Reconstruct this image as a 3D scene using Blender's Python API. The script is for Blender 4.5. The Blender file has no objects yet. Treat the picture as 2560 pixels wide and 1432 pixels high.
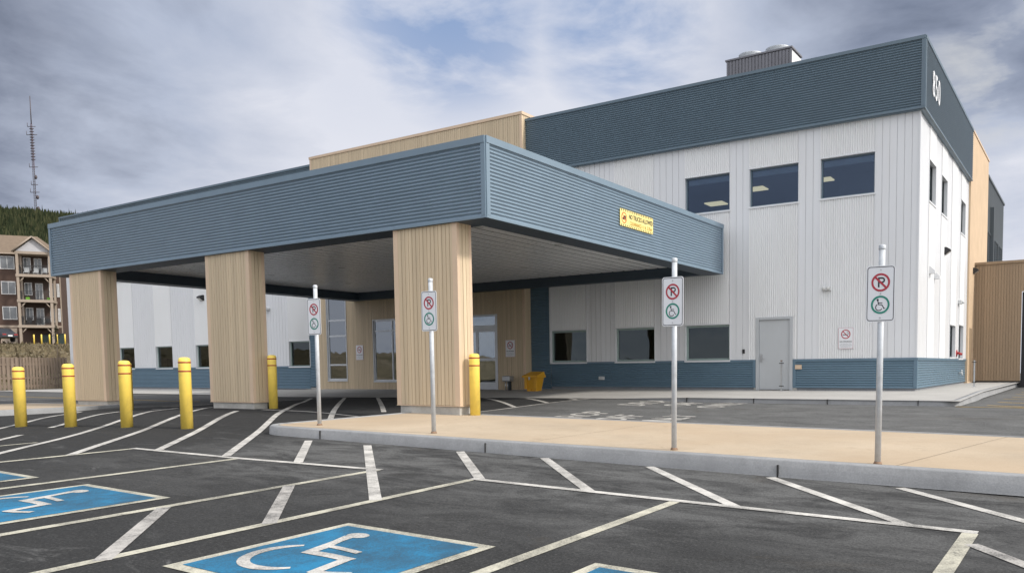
import bpy, bmesh, math, random
from mathutils import Vector, Matrix
import numpy as np
R = random.Random(7)
rad = math.radians
sc = bpy.context.scene
COL = sc.collection
PI = math.pi

# ------------------------------------------------------------------ materials
def new_mat(name):
    m = bpy.data.materials.new(name); m.use_nodes = True
    nt = m.node_tree; b = nt.nodes['Principled BSDF']
    return m, nt, b
def nd(nt, t, **kw):
    n = nt.nodes.new(t)
    for k, v in kw.items():
        if k in n.inputs: n.inputs[k].default_value = v
        else: setattr(n, k, v)
    return n
def lk(nt, a, b): nt.links.new(a, b)
def math_n(nt, op, a, b=None, c=None, clamp=False):
    n = nt.nodes.new('ShaderNodeMath'); n.operation = op; n.use_clamp = clamp
    for i, v in enumerate((a, b, c)):
        if v is None: continue
        if hasattr(v, 'links') or hasattr(v, 'is_output'): lk(nt, v, n.inputs[i])
        else: n.inputs[i].default_value = v
    return n.outputs[0]
def mix_c(nt, fac, a, b, mode='MIX'):
    n = nt.nodes.new('ShaderNodeMix'); n.data_type = 'RGBA'; n.blend_type = mode; n.clamp_factor = True
    for s, v in ((n.inputs[0], fac), (n.inputs[6], a), (n.inputs[7], b)):
        if hasattr(v, 'is_output'): lk(nt, v, s)
        elif isinstance(v, (int, float)): s.default_value = v
        else: s.default_value = (*v, 1)
    return n.outputs[2]
def ramp(nt, fac, pts, mode='LINEAR'):
    n = nt.nodes.new('ShaderNodeValToRGB'); lk(nt, fac, n.inputs[0])
    e = n.color_ramp.elements; n.color_ramp.interpolation = mode
    while len(e) < len(pts): e.new(0.5)
    for el, (p, c) in zip(e, pts):
        el.position = p
        el.color = (c, c, c, 1) if isinstance(c, (int, float)) else (*c, 1)
    return n.outputs[0]
def noise(nt, vec, scale, detail=3, rough=.55, dist=0):
    n = nd(nt, 'ShaderNodeTexNoise', Scale=scale, Detail=detail, Roughness=rough, Distortion=dist)
    lk(nt, vec, n.inputs['Vector']); return n.outputs['Fac']
def coords(nt, scale=(1, 1, 1)):
    t = nt.nodes.new('ShaderNodeTexCoord'); m = nt.nodes.new('ShaderNodeMapping')
    m.inputs['Scale'].default_value = scale; lk(nt, t.outputs['Object'], m.inputs['Vector'])
    return m.outputs['Vector']
def bump(nt, b, h, strength=.3, dist=.01):
    n = nd(nt, 'ShaderNodeBump', Strength=strength, Distance=dist); lk(nt, h, n.inputs['Height'])
    lk(nt, n.outputs[0], b.inputs['Normal'])

def paint(name, col, rough=.5, metal=0, var=.12, scale=3, dirt=None, dirt_amt=.25, spec=.5, streak=False):
    m, nt, b = new_mat(name)
    v = coords(nt, (1, 1, .25) if streak else (1, 1, 1))
    f = noise(nt, v, scale, 5, .6)
    f2 = noise(nt, v, scale * 11, 3, .6)
    lo = tuple(c * (1 - var) for c in col); hi = tuple(min(1, c * (1 + var)) for c in col)
    c = ramp(nt, f, [(.3, lo), (.7, hi)])
    c = mix_c(nt, math_n(nt, 'MULTIPLY', f2, var * .8), c, tuple(x * .6 for x in col))
    if dirt:
        d = ramp(nt, noise(nt, v, scale * .6, 6, .65, .3), [(.52, 0), (.72, dirt_amt)])
        c = mix_c(nt, d, c, dirt)
    lk(nt, c, b.inputs['Base Color'])
    rr = ramp(nt, f2, [(.2, max(0, rough - .08)), (.8, min(1, rough + .1))])
    lk(nt, rr, b.inputs['Roughness'])
    b.inputs['Metallic'].default_value = metal
    b.inputs['Specular IOR Level'].default_value = spec
    return m

def wood_siding(name, base, pitch=.1, contrast=.11, dark=.0):
    m, nt, b = new_mat(name)
    v = coords(nt)
    sp = nt.nodes.new('ShaderNodeSeparateXYZ'); lk(nt, v, sp.inputs[0])
    s = math_n(nt, 'ADD', sp.outputs[0], sp.outputs[1])
    idx = math_n(nt, 'FLOOR', math_n(nt, 'DIVIDE', s, pitch))
    wn = nt.nodes.new('ShaderNodeTexWhiteNoise'); wn.noise_dimensions = '1D'; lk(nt, idx, wn.inputs['W'])
    st = nt.nodes.new('ShaderNodeMapping'); st.inputs['Scale'].default_value = (40, 40, 1.2); lk(nt, v, st.inputs['Vector'])
    off = nt.nodes.new('ShaderNodeVectorMath'); off.operation = 'ADD'
    cb = nt.nodes.new('ShaderNodeCombineXYZ'); lk(nt, math_n(nt, 'MULTIPLY', wn.outputs[0], 60), cb.inputs[2])
    lk(nt, st.outputs[0], off.inputs[0]); lk(nt, cb.outputs[0], off.inputs[1])
    g = noise(nt, off.outputs[0], 1.0, 5, .6, .6)
    lo = tuple(c * (1 - contrast) for c in base); hi = tuple(c * (1 + contrast) for c in base)
    c = ramp(nt, wn.outputs[0], [(0, lo), (.35, base), (.6, tuple(c * (1 - contrast * .4) for c in base)), (1, hi)])
    c = mix_c(nt, ramp(nt, g, [(.35, .35), (.65, 0)]), c, tuple(x * .68 for x in base))
    lk(nt, c, b.inputs['Base Color']); b.inputs['Roughness'].default_value = .55
    b.inputs['Specular IOR Level'].default_value = .3
    bump(nt, b, g, .15, .004)
    return m

def concrete(name, col, scale=1.2, var=.18, stain=.35, fine=60, blotch=None):
    m, nt, b = new_mat(name)
    v = coords(nt)
    f = noise(nt, v, scale, 6, .65, .2); g = noise(nt, v, fine, 3, .7); s = noise(nt, v, scale * 3.7, 6, .7, .5)
    c = ramp(nt, f, [(.3, tuple(x * (1 - var) for x in col)), (.7, tuple(min(1, x * (1 + var)) for x in col))])
    c = mix_c(nt, ramp(nt, s, [(.5, 0), (.75, stain)]), c, tuple(x * .55 for x in col))
    c = mix_c(nt, ramp(nt, g, [(.35, .3), (.65, 0)]), c, tuple(x * .5 for x in col))
    if blotch:
        c = mix_c(nt, ramp(nt, noise(nt, v, .22, 5, .6, .4), [(.42, 0), (.68, .75)]), c, blotch)
        c = mix_c(nt, ramp(nt, noise(nt, v, 1.7, 7, .72, .6), [(.60, 0), (.74, .4)]), c, tuple(x * .45 for x in blotch))
    lk(nt, c, b.inputs['Base Color']); b.inputs['Roughness'].default_value = .88
    b.inputs['Specular IOR Level'].default_value = .25
    bump(nt, b, g, .35, .006)
    return m

def asphalt_mat():
    m, nt, b = new_mat('asphalt')
    v = coords(nt)
    sp = nt.nodes.new('ShaderNodeSeparateXYZ'); lk(nt, v, sp.inputs[0]); X, Y = sp.outputs[0], sp.outputs[1]
    fine = noise(nt, v, 48, 4, .85)
    mid = noise(nt, v, 7, 5, .7)
    big = noise(nt, v, .55, 5, .6, .4)
    st = coords(nt, (.6, 1.3, 1)); streak = noise(nt, st, 1.7, 8, .74, .6)
    st2 = coords(nt, (.8, 1.8, 1)); streak2 = noise(nt, st2, 1.3, 8, .78, .8)
    dark, light = (.036, .0365, .037), (.160, .161, .159)
    # the worn, dusty road right of the drop-off lane and the strip along the island kerb
    road = math_n(nt, 'MULTIPLY', ramp(nt, math_n(nt, 'MULTIPLY', math_n(nt, 'ADD', X, 12.02), 30), [(0, 0), (1, 1)]),
                  ramp(nt, math_n(nt, 'MULTIPLY', math_n(nt, 'SUBTRACT', Y, 11.5), .9), [(0, 0), (1, 1)]))
    leftroad = ramp(nt, math_n(nt, 'MULTIPLY', math_n(nt, 'SUBTRACT', -22.1, X), 1.2), [(0, 0), (1, .8)])
    road = math_n(nt, 'MAXIMUM', road, leftroad)
    nx = math_n(nt, 'ADD', X, math_n(nt, 'MULTIPLY', math_n(nt, 'SUBTRACT', mid, .5), 1.5))
    strip_x = ramp(nt, math_n(nt, 'MULTIPLY', math_n(nt, 'ADD', nx, 12.0), .45), [(0, 0), (1, 1)])
    ny = math_n(nt, 'ADD', Y, math_n(nt, 'MULTIPLY', math_n(nt, 'SUBTRACT', big, .5), 3.4))
    strip_y = ramp(nt, math_n(nt, 'DIVIDE', ny, 10), [(.28, 0), (.47, .25), (.60, .8), (.72, 1), (1, 1)])
    strip = math_n(nt, 'MULTIPLY', math_n(nt, 'MULTIPLY', strip_x, strip_y), ramp(nt, streak, [(.40, .12), (.57, .92)]))
    wear = math_n(nt, 'MAXIMUM', math_n(nt, 'MULTIPLY', road, ramp(nt, streak, [(.28, .35), (.68, 1)])), math_n(nt, 'MULTIPLY', strip, .72))
    wear = math_n(nt, 'MAXIMUM', wear, math_n(nt, 'MULTIPLY', ramp(nt, streak2, [(.56, 0), (.66, .6)]), ramp(nt, big, [(.4, .25), (.6, 1)])))
    c = mix_c(nt, wear, dark, light)
    c = mix_c(nt, ramp(nt, streak2, [(.30, .5), (.42, 0)]), c, (.034, .034, .034))
    c = mix_c(nt, ramp(nt, fine, [(.36, .6), (.52, 0)]), c, (.014, .014, .014))
    c = mix_c(nt, ramp(nt, fine, [(.56, 0), (.70, .32)]), c, (.22, .215, .205))
    oil = math_n(nt, 'MULTIPLY', ramp(nt, noise(nt, coords(nt, (.6, 1, 1)), .8, 6, .7, .5), [(.6, 0), (.72, .35)]), strip_x)
    c = mix_c(nt, oil, c, (.06, .045, .028))
    lk(nt, c, b.inputs['Base Color'])
    lk(nt, ramp(nt, mid, [(.3, .82), (.7, .97)]), b.inputs['Roughness']); b.inputs['Specular IOR Level'].default_value = .15
    bump(nt, b, fine, .55, .012)
    return m

def road_paint(name, col, worn=.5, scale=2.5, under=(.04, .04, .04), sh=0):
    m, nt, b = new_mat(name)
    v = coords(nt)
    f = noise(nt, v, scale, 7, .75, .3); g = noise(nt, v, 70, 3, .8); h = noise(nt, v, .5, 3)
    t = math_n(nt, 'ADD', math_n(nt, 'MULTIPLY', f, .55), math_n(nt, 'MULTIPLY', g, .45))
    t = math_n(nt, 'ADD', t, math_n(nt, 'MULTIPLY', math_n(nt, 'SUBTRACT', h, .5), .25))
    fac = ramp(nt, t, [(.36 + sh, worn), (.52 + sh, worn * .25), (.6 + sh, 0)])
    c = mix_c(nt, fac, ramp(nt, f, [(.3, tuple(x * .82 for x in col)), (.7, col)]), under)
    lk(nt, c, b.inputs['Base Color']); b.inputs['Roughness'].default_value = .75
    bump(nt, b, g, .4, .008)
    return m

def glass_mat(name, tint=(.75, .82, .8), refl=.32, dark=.55, gcol=(.86, .93, 1)):
    m, nt, b = new_mat(name)
    nt.nodes.remove(b); out = nt.nodes['Material Output']
    tr = nd(nt, 'ShaderNodeBsdfTransparent'); tr.inputs[0].default_value = (*[c * dark for c in tint], 1)
    gl = nd(nt, 'ShaderNodeBsdfGlossy', Roughness=.015); gl.inputs[0].default_value = (*gcol, 1)
    v = coords(nt); bp = nd(nt, 'ShaderNodeBump', Strength=.06, Distance=.05); lk(nt, noise(nt, v, 1.6, 1), bp.inputs['Height']); lk(nt, bp.outputs[0], gl.inputs['Normal'])
    fr = nd(nt, 'ShaderNodeFresnel', IOR=1.5)
    fac = math_n(nt, 'ADD', math_n(nt, 'MULTIPLY', fr.outputs[0], 1.2), refl - .05, clamp=True)
    mx = nt.nodes.new('ShaderNodeMixShader'); lk(nt, fac, mx.inputs[0]); lk(nt, tr.outputs[0], mx.inputs[1]); lk(nt, gl.outputs[0], mx.inputs[2])
    lk(nt, mx.outputs[0], out.inputs[0])
    return m
def emit_mat(name, col, s):
    m, nt, b = new_mat(name)
    b.inputs['Base Color'].default_value = (*col, 1); b.inputs['Emission Color'].default_value = (*col, 1); b.inputs['Emission Strength'].default_value = s
    return m

M = {}
M['asphalt'] = asphalt_mat()
M['blue'] = paint('blue_steel', (.176, .242, .305), .36, .0, .05, 2, spec=.6)
M['bluebase'] = paint('blue_base_steel', (.115, .185, .242), .4, .0, .05, 2, spec=.5)
M['bluetrim'] = paint('blue_trim', (.170, .236, .297), .42, 0, .05, 2)
M['bluebasetrim'] = paint('blue_base_trim', (.11, .175, .23), .42, 0, .05, 2)
M['blueshaded'] = paint('blue_shaded_steel', (.094, .140, .178), .36, 0, .05, 2, spec=.6)  # the canopy's blue steel, darkened to imitate weaker light on the upper walls
M['navy'] = paint('navy_steel', (.040, .062, .088), .5, 0, .1, 2)
M['darkgrey'] = paint('dark_grey_steel', (.085, .10, .11), .5, 0, .1, 2)
M['white'] = paint('white_steel', (.735, .742, .745), .42, 0, .02, 1.5, (.55, .52, .46), .10, streak=True)
M['whiteflat'] = paint('white_panel', (.675, .685, .70), .4, 0, .03, 1.2, (.55, .52, .46), .14, streak=True)
M['groove'] = paint('panel_joint', (.25, .26, .28), .7)
M['wood'] = wood_siding('wood_siding', (.60, .485, .335))
M['woodtrim'] = paint('wood_trim', (.62, .47, .335), .5, 0, .05, 2)
M['wooddark'] = wood_siding('dark_wood_siding', (.32, .235, .155))  # wood siding in a darker brown
M['beige'] = paint('beige_stucco', (.56, .415, .275), .8, 0, .06, 1.4, (.35, .24, .14), .2)
M['concrete'] = concrete('concrete_walk', (.40, .39, .37), .8, .10, .18)
M['kerb'] = concrete('kerb_concrete', (.30, .305, .31), 1.6, .14, .35)
M['plinth'] = concrete('plinth_concrete', (.45, .44, .41), 3, .2, .45)
M['joint'] = paint('joint_dark', (.03, .03, .03), .9)
M['tan'] = concrete('tan_concrete', (.47, .385, .285), .5, .13, .22, 55, (.40, .30, .20))
M['lineW'] = road_paint('white_road_paint', (.62, .60, .56), .8)
M['lineF'] = road_paint('faded_road_paint', (.58, .555, .45), .85, 3)
M['lineWorn'] = road_paint('worn_road_paint', (.48, .46, .43), 1.0, 4)
M['lineY'] = road_paint('yellow_road_paint', (.62, .40, .07), .8)
M['lineB'] = road_paint('blue_road_paint', (.008, .20, .39), .85, 2.2, (.018, .06, .10), .055)
M['yellow'] = paint('yellow_plastic', (.90, .66, .12), .48, 0, .07, 4, (.34, .25, .09), .5)
M['redtape'] = paint('red_tape', (.30, .03, .02), .5)
M['galv'] = paint('galvanised_steel', (.52, .55, .58), .5, .15, .12, 14)
M['rust'] = paint('rusty_steel', (.23, .15, .10), .8, .2, .3, 25)
M['signW'] = paint('sign_white', (.74, .75, .77), .4, 0, .02)
M['signK'] = paint('sign_black', (.022, .022, .028), .45)
M['signR'] = paint('sign_red', (.42, .03, .05), .4)
M['signG'] = paint('sign_green', (.01, .22, .16), .4)
M['signY'] = paint('sign_yellow', (.88, .74, .28), .45, 0, .04)
M['signO'] = paint('sign_orange', (.80, .13, .03), .45)
M['signgold'] = paint('sign_gold_letter', (.42, .22, .02), .45)
M['signgrey'] = paint('sign_grey', (.30, .31, .33), .5)
M['doorgrey'] = paint('door_grey', (.47, .49, .505), .45, 0, .03, 2)
M['framegrey'] = paint('door_frame_grey', (.45, .47, .485), .45, 0, .03, 2)
M['alu'] = paint('aluminium', (.58, .60, .62), .38, .35, .05, 5)
M['gasket'] = paint('dark_frame', (.035, .045, .05), .45)
M['greenalu'] = paint('green_grey_frame', (.30, .38, .36), .45, .2, .05)
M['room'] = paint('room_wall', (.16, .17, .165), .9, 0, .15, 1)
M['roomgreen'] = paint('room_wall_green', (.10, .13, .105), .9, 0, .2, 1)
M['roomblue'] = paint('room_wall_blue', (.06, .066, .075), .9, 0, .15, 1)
M['blind'] = paint('roller_blind', (.52, .62, .57), .8, 0, .06, 2)
M['ceilinglight'] = emit_mat('lit_ceiling_panel', (1, .78, .45), 1.5)
M['soffit'] = paint('soffit_steel', (.82, .83, .84), .3, .0, .02, 1.2, spec=.6)
M['black'] = paint('black_plastic', (.02, .02, .022), .5)
M['lens'] = paint('lamp_lens', (.62, .62, .6), .25)
M['lightgrey'] = paint('light_grey_plastic', (.55, .56, .56), .5)
M['glass'] = glass_mat('window_glass', refl=.075, gcol=(.70, .78, .80))
M['glassup'] = glass_mat('upper_window_glass', (.72, .80, .86), .085, .8, (.50, .62, .84))
M['glassdoor'] = glass_mat('entrance_glass', (.8, .85, .82), .24, .6)
M['binyellow'] = paint('bin_yellow', (.70, .36, .02), .5, 0, .08, 3, (.35, .2, .03), .3)
M['steel'] = paint('brushed_steel', (.50, .51, .52), .3, .7, .1, 9)
M['fence'] = paint('weathered_fence', (.225, .172, .13), .85, 0, .22, 6, (.12, .10, .09), .4, streak=True)
M['roofunit'] = paint('roof_unit_grey', (.17, .17, .19), .5, .2, .1)
M['roofgravel'] = concrete('roof_membrane', (.16, .16, .16))
M['aptbrown'] = paint('brown_shingle', (.075, .045, .034), .85, 0, .15, 2)
M['aptdark'] = paint('brown_shingle_dark', (.060, .040, .032), .85, 0, .15, 2)
M['apttrim'] = paint('beige_timber', (.31, .255, .205), .7, 0, .08, 1.5)
M['aptroof'] = paint('brown_roof_shingle', (.165, .122, .085), .9, 0, .14, 3)
M['aptgable'] = paint('pale_gable_shingle', (.42, .42, .44), .8, 0, .08, 3)
M['aptwhite'] = paint('white_vinyl', (.58, .58, .58), .5)
M['aptglass'] = paint('distant_glass', (.11, .12, .13), .15, 0, .4, 1.2, spec=.8)
M['lime'] = paint('lime_plastic', (.22, .60, .03), .5)
M['carpaint'] = paint('dark_grey_car_paint', (.055, .058, .068), .25, .4, .05)
M['carglass'] = paint('car_glass', (.02, .022, .026), .08, 0, .1, spec=.8)
M['tyre'] = paint('tyre_rubber', (.016, .016, .016), .8)
M['redlamp'] = paint('tail_lamp', (.28, .02, .02), .3)
M['dumpster'] = paint('dumpster_green', (.02, .035, .033), .6, 0, .2)
M['mast'] = paint('mast_steel', (.075, .06, .065), .6, .1, .15, .5)
M['mastred'] = paint('mast_red', (.10, .05, .055), .6, .1, .15, .5)
M['redpaint'] = paint('red_pipe', (.36, .03, .03), .5)
M['bark'] = paint('bark', (.07, .05, .035), .9)

def ground_cover(name, cols, scale, lean=None):
    m, nt, b = new_mat(name); v = coords(nt)
    f = noise(nt, v, scale, 7, .7, .5); g = noise(nt, coords(nt, (1, 1, 3)), scale * 9, 4, .75)
    c = ramp(nt, f, [(.3, cols[0]), (.5, cols[1]), (.68, cols[2])])
    c = mix_c(nt, ramp(nt, g, [(.32, .7), (.6, 0)]), c, tuple(x * .3 for x in cols[1]))
    lk(nt, c, b.inputs['Base Color']); b.inputs['Roughness'].default_value = .95; b.inputs['Specular IOR Level'].default_value = .1
    bump(nt, b, g, .8, .15)
    return m
M['drygrass'] = ground_cover('dry_grass', [(.085, .078, .04), (.19, .155, .098), (.25, .205, .14)], .22)
M['grass'] = ground_cover('hill_grass', [(.055, .08, .025), (.10, .115, .04), (.15, .14, .06)], .06)
M['lawn'] = ground_cover('lawn_grass', [(.03, .055, .014), (.05, .08, .022), (.09, .10, .04)], .5)
def foliage():
    m, nt, b = new_mat('conifer_foliage'); g = nt.nodes.new('ShaderNodeNewGeometry')
    rp = nt.nodes.new('ShaderNodeTexNoise'); rp.inputs['Scale'].default_value = .12; lk(nt, g.outputs['Position'], rp.inputs['Vector'])
    a = ramp(nt, g.outputs['Random Per Island'], [(0, (.010, .016, .008)), (.55, (.022, .029, .014)), (1, (.055, .055, .028))])
    c = mix_c(nt, ramp(nt, rp.outputs['Fac'], [(.35, 0), (.7, .5)]), a, (.045, .050, .022))
    lk(nt, c, b.inputs['Base Color']); b.inputs['Roughness'].default_value = .95; b.inputs['Specular IOR Level'].default_value = .1
    return m
M['conifer'] = foliage()

# ------------------------------------------------------------------ mesh helpers
class MB:
    def __init__(s): s.v = []; s.f = []; s.sm = []
    def add(s, vs, fs, smooth=False):
        o = len(s.v); s.v += [tuple(p) for p in vs]; s.f += [tuple(i + o for i in f) for f in fs]; s.sm += [smooth] * len(fs); return s
    def box(s, x0, x1, y0, y1, z0, z1, bev=0):
        x0, x1 = min(x0, x1), max(x0, x1); y0, y1 = min(y0, y1), max(y0, y1); z0, z1 = min(z0, z1), max(z0, z1)
        if bev > 0:
            bm = bmesh.new(); bmesh.ops.create_cube(bm, size=1)
            for w in bm.verts: w.co = Vector(((x0 + x1) / 2 + w.co.x * (x1 - x0), (y0 + y1) / 2 + w.co.y * (y1 - y0), (z0 + z1) / 2 + w.co.z * (z1 - z0)))
            bmesh.ops.bevel(bm, geom=bm.edges[:], offset=bev, segments=2, affect='EDGES', profile=.5)
            bm.verts.index_update(); s.add([w.co[:] for w in bm.verts], [[w.index for w in f.verts] for f in bm.faces]); bm.free(); return s
        return s.add([(x0, y0, z0), (x1, y0, z0), (x1, y1, z0), (x0, y1, z0), (x0, y0, z1), (x1, y0, z1), (x1, y1, z1), (x0, y1, z1)],
                     [(0, 3, 2, 1), (4, 5, 6, 7), (0, 1, 5, 4), (1, 2, 6, 5), (2, 3, 7, 6), (3, 0, 4, 7)])
    def prism(s, poly, z0, z1):
        n = len(poly)
        f0 = z0 if callable(z0) else (lambda x, y: z0); f1 = z1 if callable(z1) else (lambda x, y: z1)
        return s.add([(x, y, f0(x, y)) for x, y in poly] + [(x, y, f1(x, y)) for x, y in poly],
                     [tuple(range(n))[::-1], tuple(range(n, 2 * n))] + [(i, (i + 1) % n, n + (i + 1) % n, n + i) for i in range(n)])
    def tube(s, p0, p1, r0, r1=None, n=12, caps=True):
        r1 = r0 if r1 is None else r1
        p0, p1 = Vector(p0), Vector(p1); d = (p1 - p0).normalized()
        a = d.orthogonal().normalized(); b = d.cross(a)
        vs = []
        for p, r in ((p0, r0), (p1, r1)):
            vs += [p + r * (math.cos(2 * PI * i / n) * a + math.sin(2 * PI * i / n) * b) for i in range(n)]
        s.add(vs, [(i, (i + 1) % n, n + (i + 1) % n, n + i) for i in range(n)], True)
        if caps:
            o = len(s.v) - 2 * n
            s.f += [tuple(range(o, o + n))[::-1], tuple(range(o + n, o + 2 * n))]; s.sm += [False, False]
        return s
    def lathe(s, prof, c, n=24):
        x, y, z = c; vs = []
        for r, h in prof: vs += [(x + r * math.cos(2 * PI * i / n), y + r * math.sin(2 * PI * i / n), z + h) for i in range(n)]
        fs = []
        for k in range(len(prof) - 1):
            fs += [(k * n + i, k * n + (i + 1) % n, (k + 1) * n + (i + 1) % n, (k + 1) * n + i) for i in range(n)]
        s.add(vs, fs, True)
        o = len(s.v) - len(vs)
        s.f += [tuple(range(o, o + n))[::-1], tuple(range(o + (len(prof) - 1) * n, o + len(prof) * n))]; s.sm += [False, False]
        return s
    def xf(s, fn): s.v = [tuple(fn(p)) for p in s.v]; return s
    def build(s, name, mat, parent=None, origin=None, bev=0):
        me = bpy.data.meshes.new(name)
        o = bpy.data.objects.new(name, me); COL.objects.link(o)
        if parent is not None:
            org = Vector(parent.get('_o', (0, 0, 0))) if origin is None else Vector(origin)
        else: org = Vector(origin or (0, 0, 0))
        me.from_pydata([(p[0] - org.x, p[1] - org.y, p[2] - org.z) for p in s.v], [], s.f)
        me.polygons.foreach_set('use_smooth', s.sm); me.update()
        me.materials.append(M[mat] if isinstance(mat, str) else mat)
        if parent is None: o.location = org
        else:
            o.parent = parent; o['_o'] = tuple(org)
        return o
def tag(o, label=None, cat=None, group=None, kind=None):
    if label: o['label'] = label
    if cat: o['category'] = cat
    if group: o['group'] = group
    if kind: o['kind'] = kind
    return o
def thing(name, loc, label, cat, group=None):
    o = bpy.data.objects.new(name, None); COL.objects.link(o); o.location = loc; o['_o'] = tuple(loc); o.empty_display_size = .2
    return tag(o, label, cat, group)
def copy_tree(o, parent=None):
    c = o.copy(); COL.objects.link(c)
    if parent: c.parent = parent
    for ch in list(o.children): copy_tree(ch, c)
    return c

# planes: a wall is (axis, position); u runs along it, o is out of the wall
def W(ax, c):
    if ax == 'F': return lambda u, z, o=0: (u, c - o, z)      # front, faces -Y
    if ax == 'R': return lambda u, z, o=0: (c + o, u, z)      # right side, faces +X
    if ax == 'B': return lambda u, z, o=0: (u, c + o, z)
    return lambda u, z, o=0: (c - o, u, z)                    # left, faces -X
def strip(mb, P, prof, lo, hi, along):
    """prof: list of (t, offset); extruded from lo to hi; along='z': t runs in z, else t runs in u"""
    vs = []
    for t, o in prof:
        vs += ([P(lo, t, o), P(hi, t, o)] if along == 'z' else [P(t, lo, o), P(t, hi, o)])
    mb.add(vs, [(2 * i, 2 * i + 1, 2 * i + 3, 2 * i + 2) for i in range(len(prof) - 1)], True)
    return mb
def corr_prof(t0, t1, pitch=.068, amp=.015, seg=8):
    n = max(1, round((t1 - t0) / pitch)); out = []
    for i in range(n * seg + 1):
        t = t0 + (t1 - t0) * i / (n * seg); out.append((t, amp * math.cos(2 * PI * i / seg)))
    return out
def corr_h(P, u0, u1, z0, z1, pitch=.068, amp=.015): return strip(MB(), P, corr_prof(z0, z1, pitch, amp), u0, u1, 'z')
def corr_v(mb, P, u0, u1, z0, z1, pitch=.068, amp=.019): return strip(mb, P, corr_prof(u0, u1, pitch, amp), z0, z1, 'u')
def board_prof(u0, u1, pitch, gap=.008, depth=.010, phase=0):
    out = [(u0, 0)]; k = math.floor((u0 - phase) / pitch) + 1
    while phase + k * pitch < u1 - gap:
        c = phase + k * pitch
        if c > u0 + gap: out += [(c - gap / 2, 0), (c - gap / 2 + .001, -depth), (c + gap / 2 - .001, -depth), (c + gap / 2, 0)]
        k += 1
    return out + [(u1, 0)]
def flatstrip(mb, P, prof, lo, hi):
    for (a, oa), (b, ob) in zip(prof[:-1], prof[1:]):
        mb.add([P(a, lo, oa), P(b, lo, ob), P(b, hi, ob), P(a, hi, oa)], [(0, 1, 2, 3)])
    return mb
def pbox(mb, P, u0, u1, z0, z1, o0, o1, bev=0):
    a, b = P(u0, z0, o0), P(u1, z1, o1)
    return mb.box(a[0], b[0], a[1], b[1], a[2], b[2], bev)

# ------------------------------------------------------------------ ground heights
def interp(x, pts):
    if x <= pts[0][0]: return pts[0][1]
    for (a, b), (c, d) in zip(pts[:-1], pts[1:]):
        if x <= c: return b + (d - b) * (x - a) / (c - a)
    return pts[-1][1]
def sm(x, a, b):
    t = min(1, max(0, (x - a) / (b - a))); return t * t * (3 - 2 * t)
HL = [(-30, -.45), (4, -.405), (5.5, -.388), (6.3, -.372), (7.2, -.345), (8, -.312), (8.8, -.262), (9.6, -.218), (10.5, -.187), (12, -.178), (17, -.195), (19, -.235)]
HLL = [(-30, -.45), (4, -.40), (6, -.355), (7.2, -.33), (8.5, -.27), (12, -.25), (17, -.25), (19, -.22)]
RX = [(-50, -.215), (-30, -.225), (-26, -.262), (-20, -.21), (-14, -.153), (-11, -.135), (-9.2, -.19), (-2, -.195), (30, -.2)]
def plane(X, Y): return -.345 - .0168 * (min(3, X) + 11.2) + .012 * (max(-4, Y) - 8.9)
def base(X, Y):
    l = interp(Y, HL); ll = interp(Y, HLL)
    l = l + (ll - l) * sm(X, -18.2, -21.2)
    return l + (plane(X, Y) - l) * sm(X, -15.4, -11.9)
def G(X, Y):
    if Y <= 12.3: z = base(X, Y)
    elif Y < 19: z = base(X, 12.3) + (interp(X, RX) - base(X, 12.3)) * sm(Y, 12.3, 19)
    else: z = interp(X, RX)
    return z

def grid_mesh(xs, ys, fn):
    vs = [(x, y, fn(x, y)) for y in ys for x in xs]; n = len(xs)
    fs = [(j * n + i, j * n + i + 1, (j + 1) * n + i + 1, (j + 1) * n + i) for j in range(len(ys) - 1) for i in range(n - 1)]
    return MB().add(vs, fs, True)
def frange(a, b, st):
    n = max(1, round((b - a) / st)); return [a + (b - a) * i / n for i in range(n + 1)]
def ground_fn(x, y):
    z = G(x, y)
    if y > 19.35 and x < -2.75: z -= .35
    if x < -50.5: z -= 1.2 * sm(-x, 50.5, 60)
    return z
xs = [-300, -160, -110, -80] + frange(-60, -30, 2)[:-1] + frange(-30, 4, .25)[:-1] + frange(4, 40, 4) + [80, 160, 300]
ys = [-300, -150, -80, -40, -20, -10, -4] + frange(0, 19, .25) + [19.35, 19.5] + frange(20, 40, 1) + [60, 120]
xs = sorted(set(xs + [-2.75, -2.6]))
tag(grid_mesh(xs, ys, ground_fn).build('asphalt_ground', 'asphalt'), kind='structure')

# bank, hill and the ground far behind
def bank_h(X, Y):
    d = -50.8 - X
    h = interp(d, [(-1, -.5), (0, -.28), (1.0, -.2), (8, 1.2), (20, 2.25), (45, 3.25), (53, 3.75), (57, 4.2), (70, 4.25), (110, 4.6)])
    if 0 < d < 54: h += .10 * math.sin(X * .7 + Y * .31) * sm(d, 1, 6) + .07 * math.sin(X * .23 - Y * .9) * sm(d, 1, 6) + R.uniform(-.05, .05) * sm(d, 2, 6)
    return h
tag(grid_mesh(frange(-160, -52, 1.2) + [-51.8, -50.8], frange(-40, 140, 2), bank_h).build('grass_bank', 'drygrass'), kind='structure')
CR = Vector((.8548, .519, 0)); CF = Vector((-.519, .8548, 0))     # axes of the distant hillside
def hill_h(l, D):
    h = interp(D, [(118, 3.2), (128, 5.2), (150, 10.2), (190, 17.5), (260, 30), (400, 66), (560, 107), (640, 128), (720, 136), (900, 128)])
    return h - (.05 * max(0, l + 510) + .10 * max(0, l + 468)) * sm(D, 300, 620) + 2.2 * math.sin(l * .03) * sm(D, 200, 500)
def hill_pt(l, D): p = CR * l + CF * D; return (p.x, p.y, hill_h(l, D))
Ls, Ds = frange(-900, 60, 16), frange(118, 200, 8)[:-1] + frange(200, 900, 20)
hb = MB(); vs = [hill_pt(l, D) for D in Ds for l in Ls]; n = len(Ls)
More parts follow.
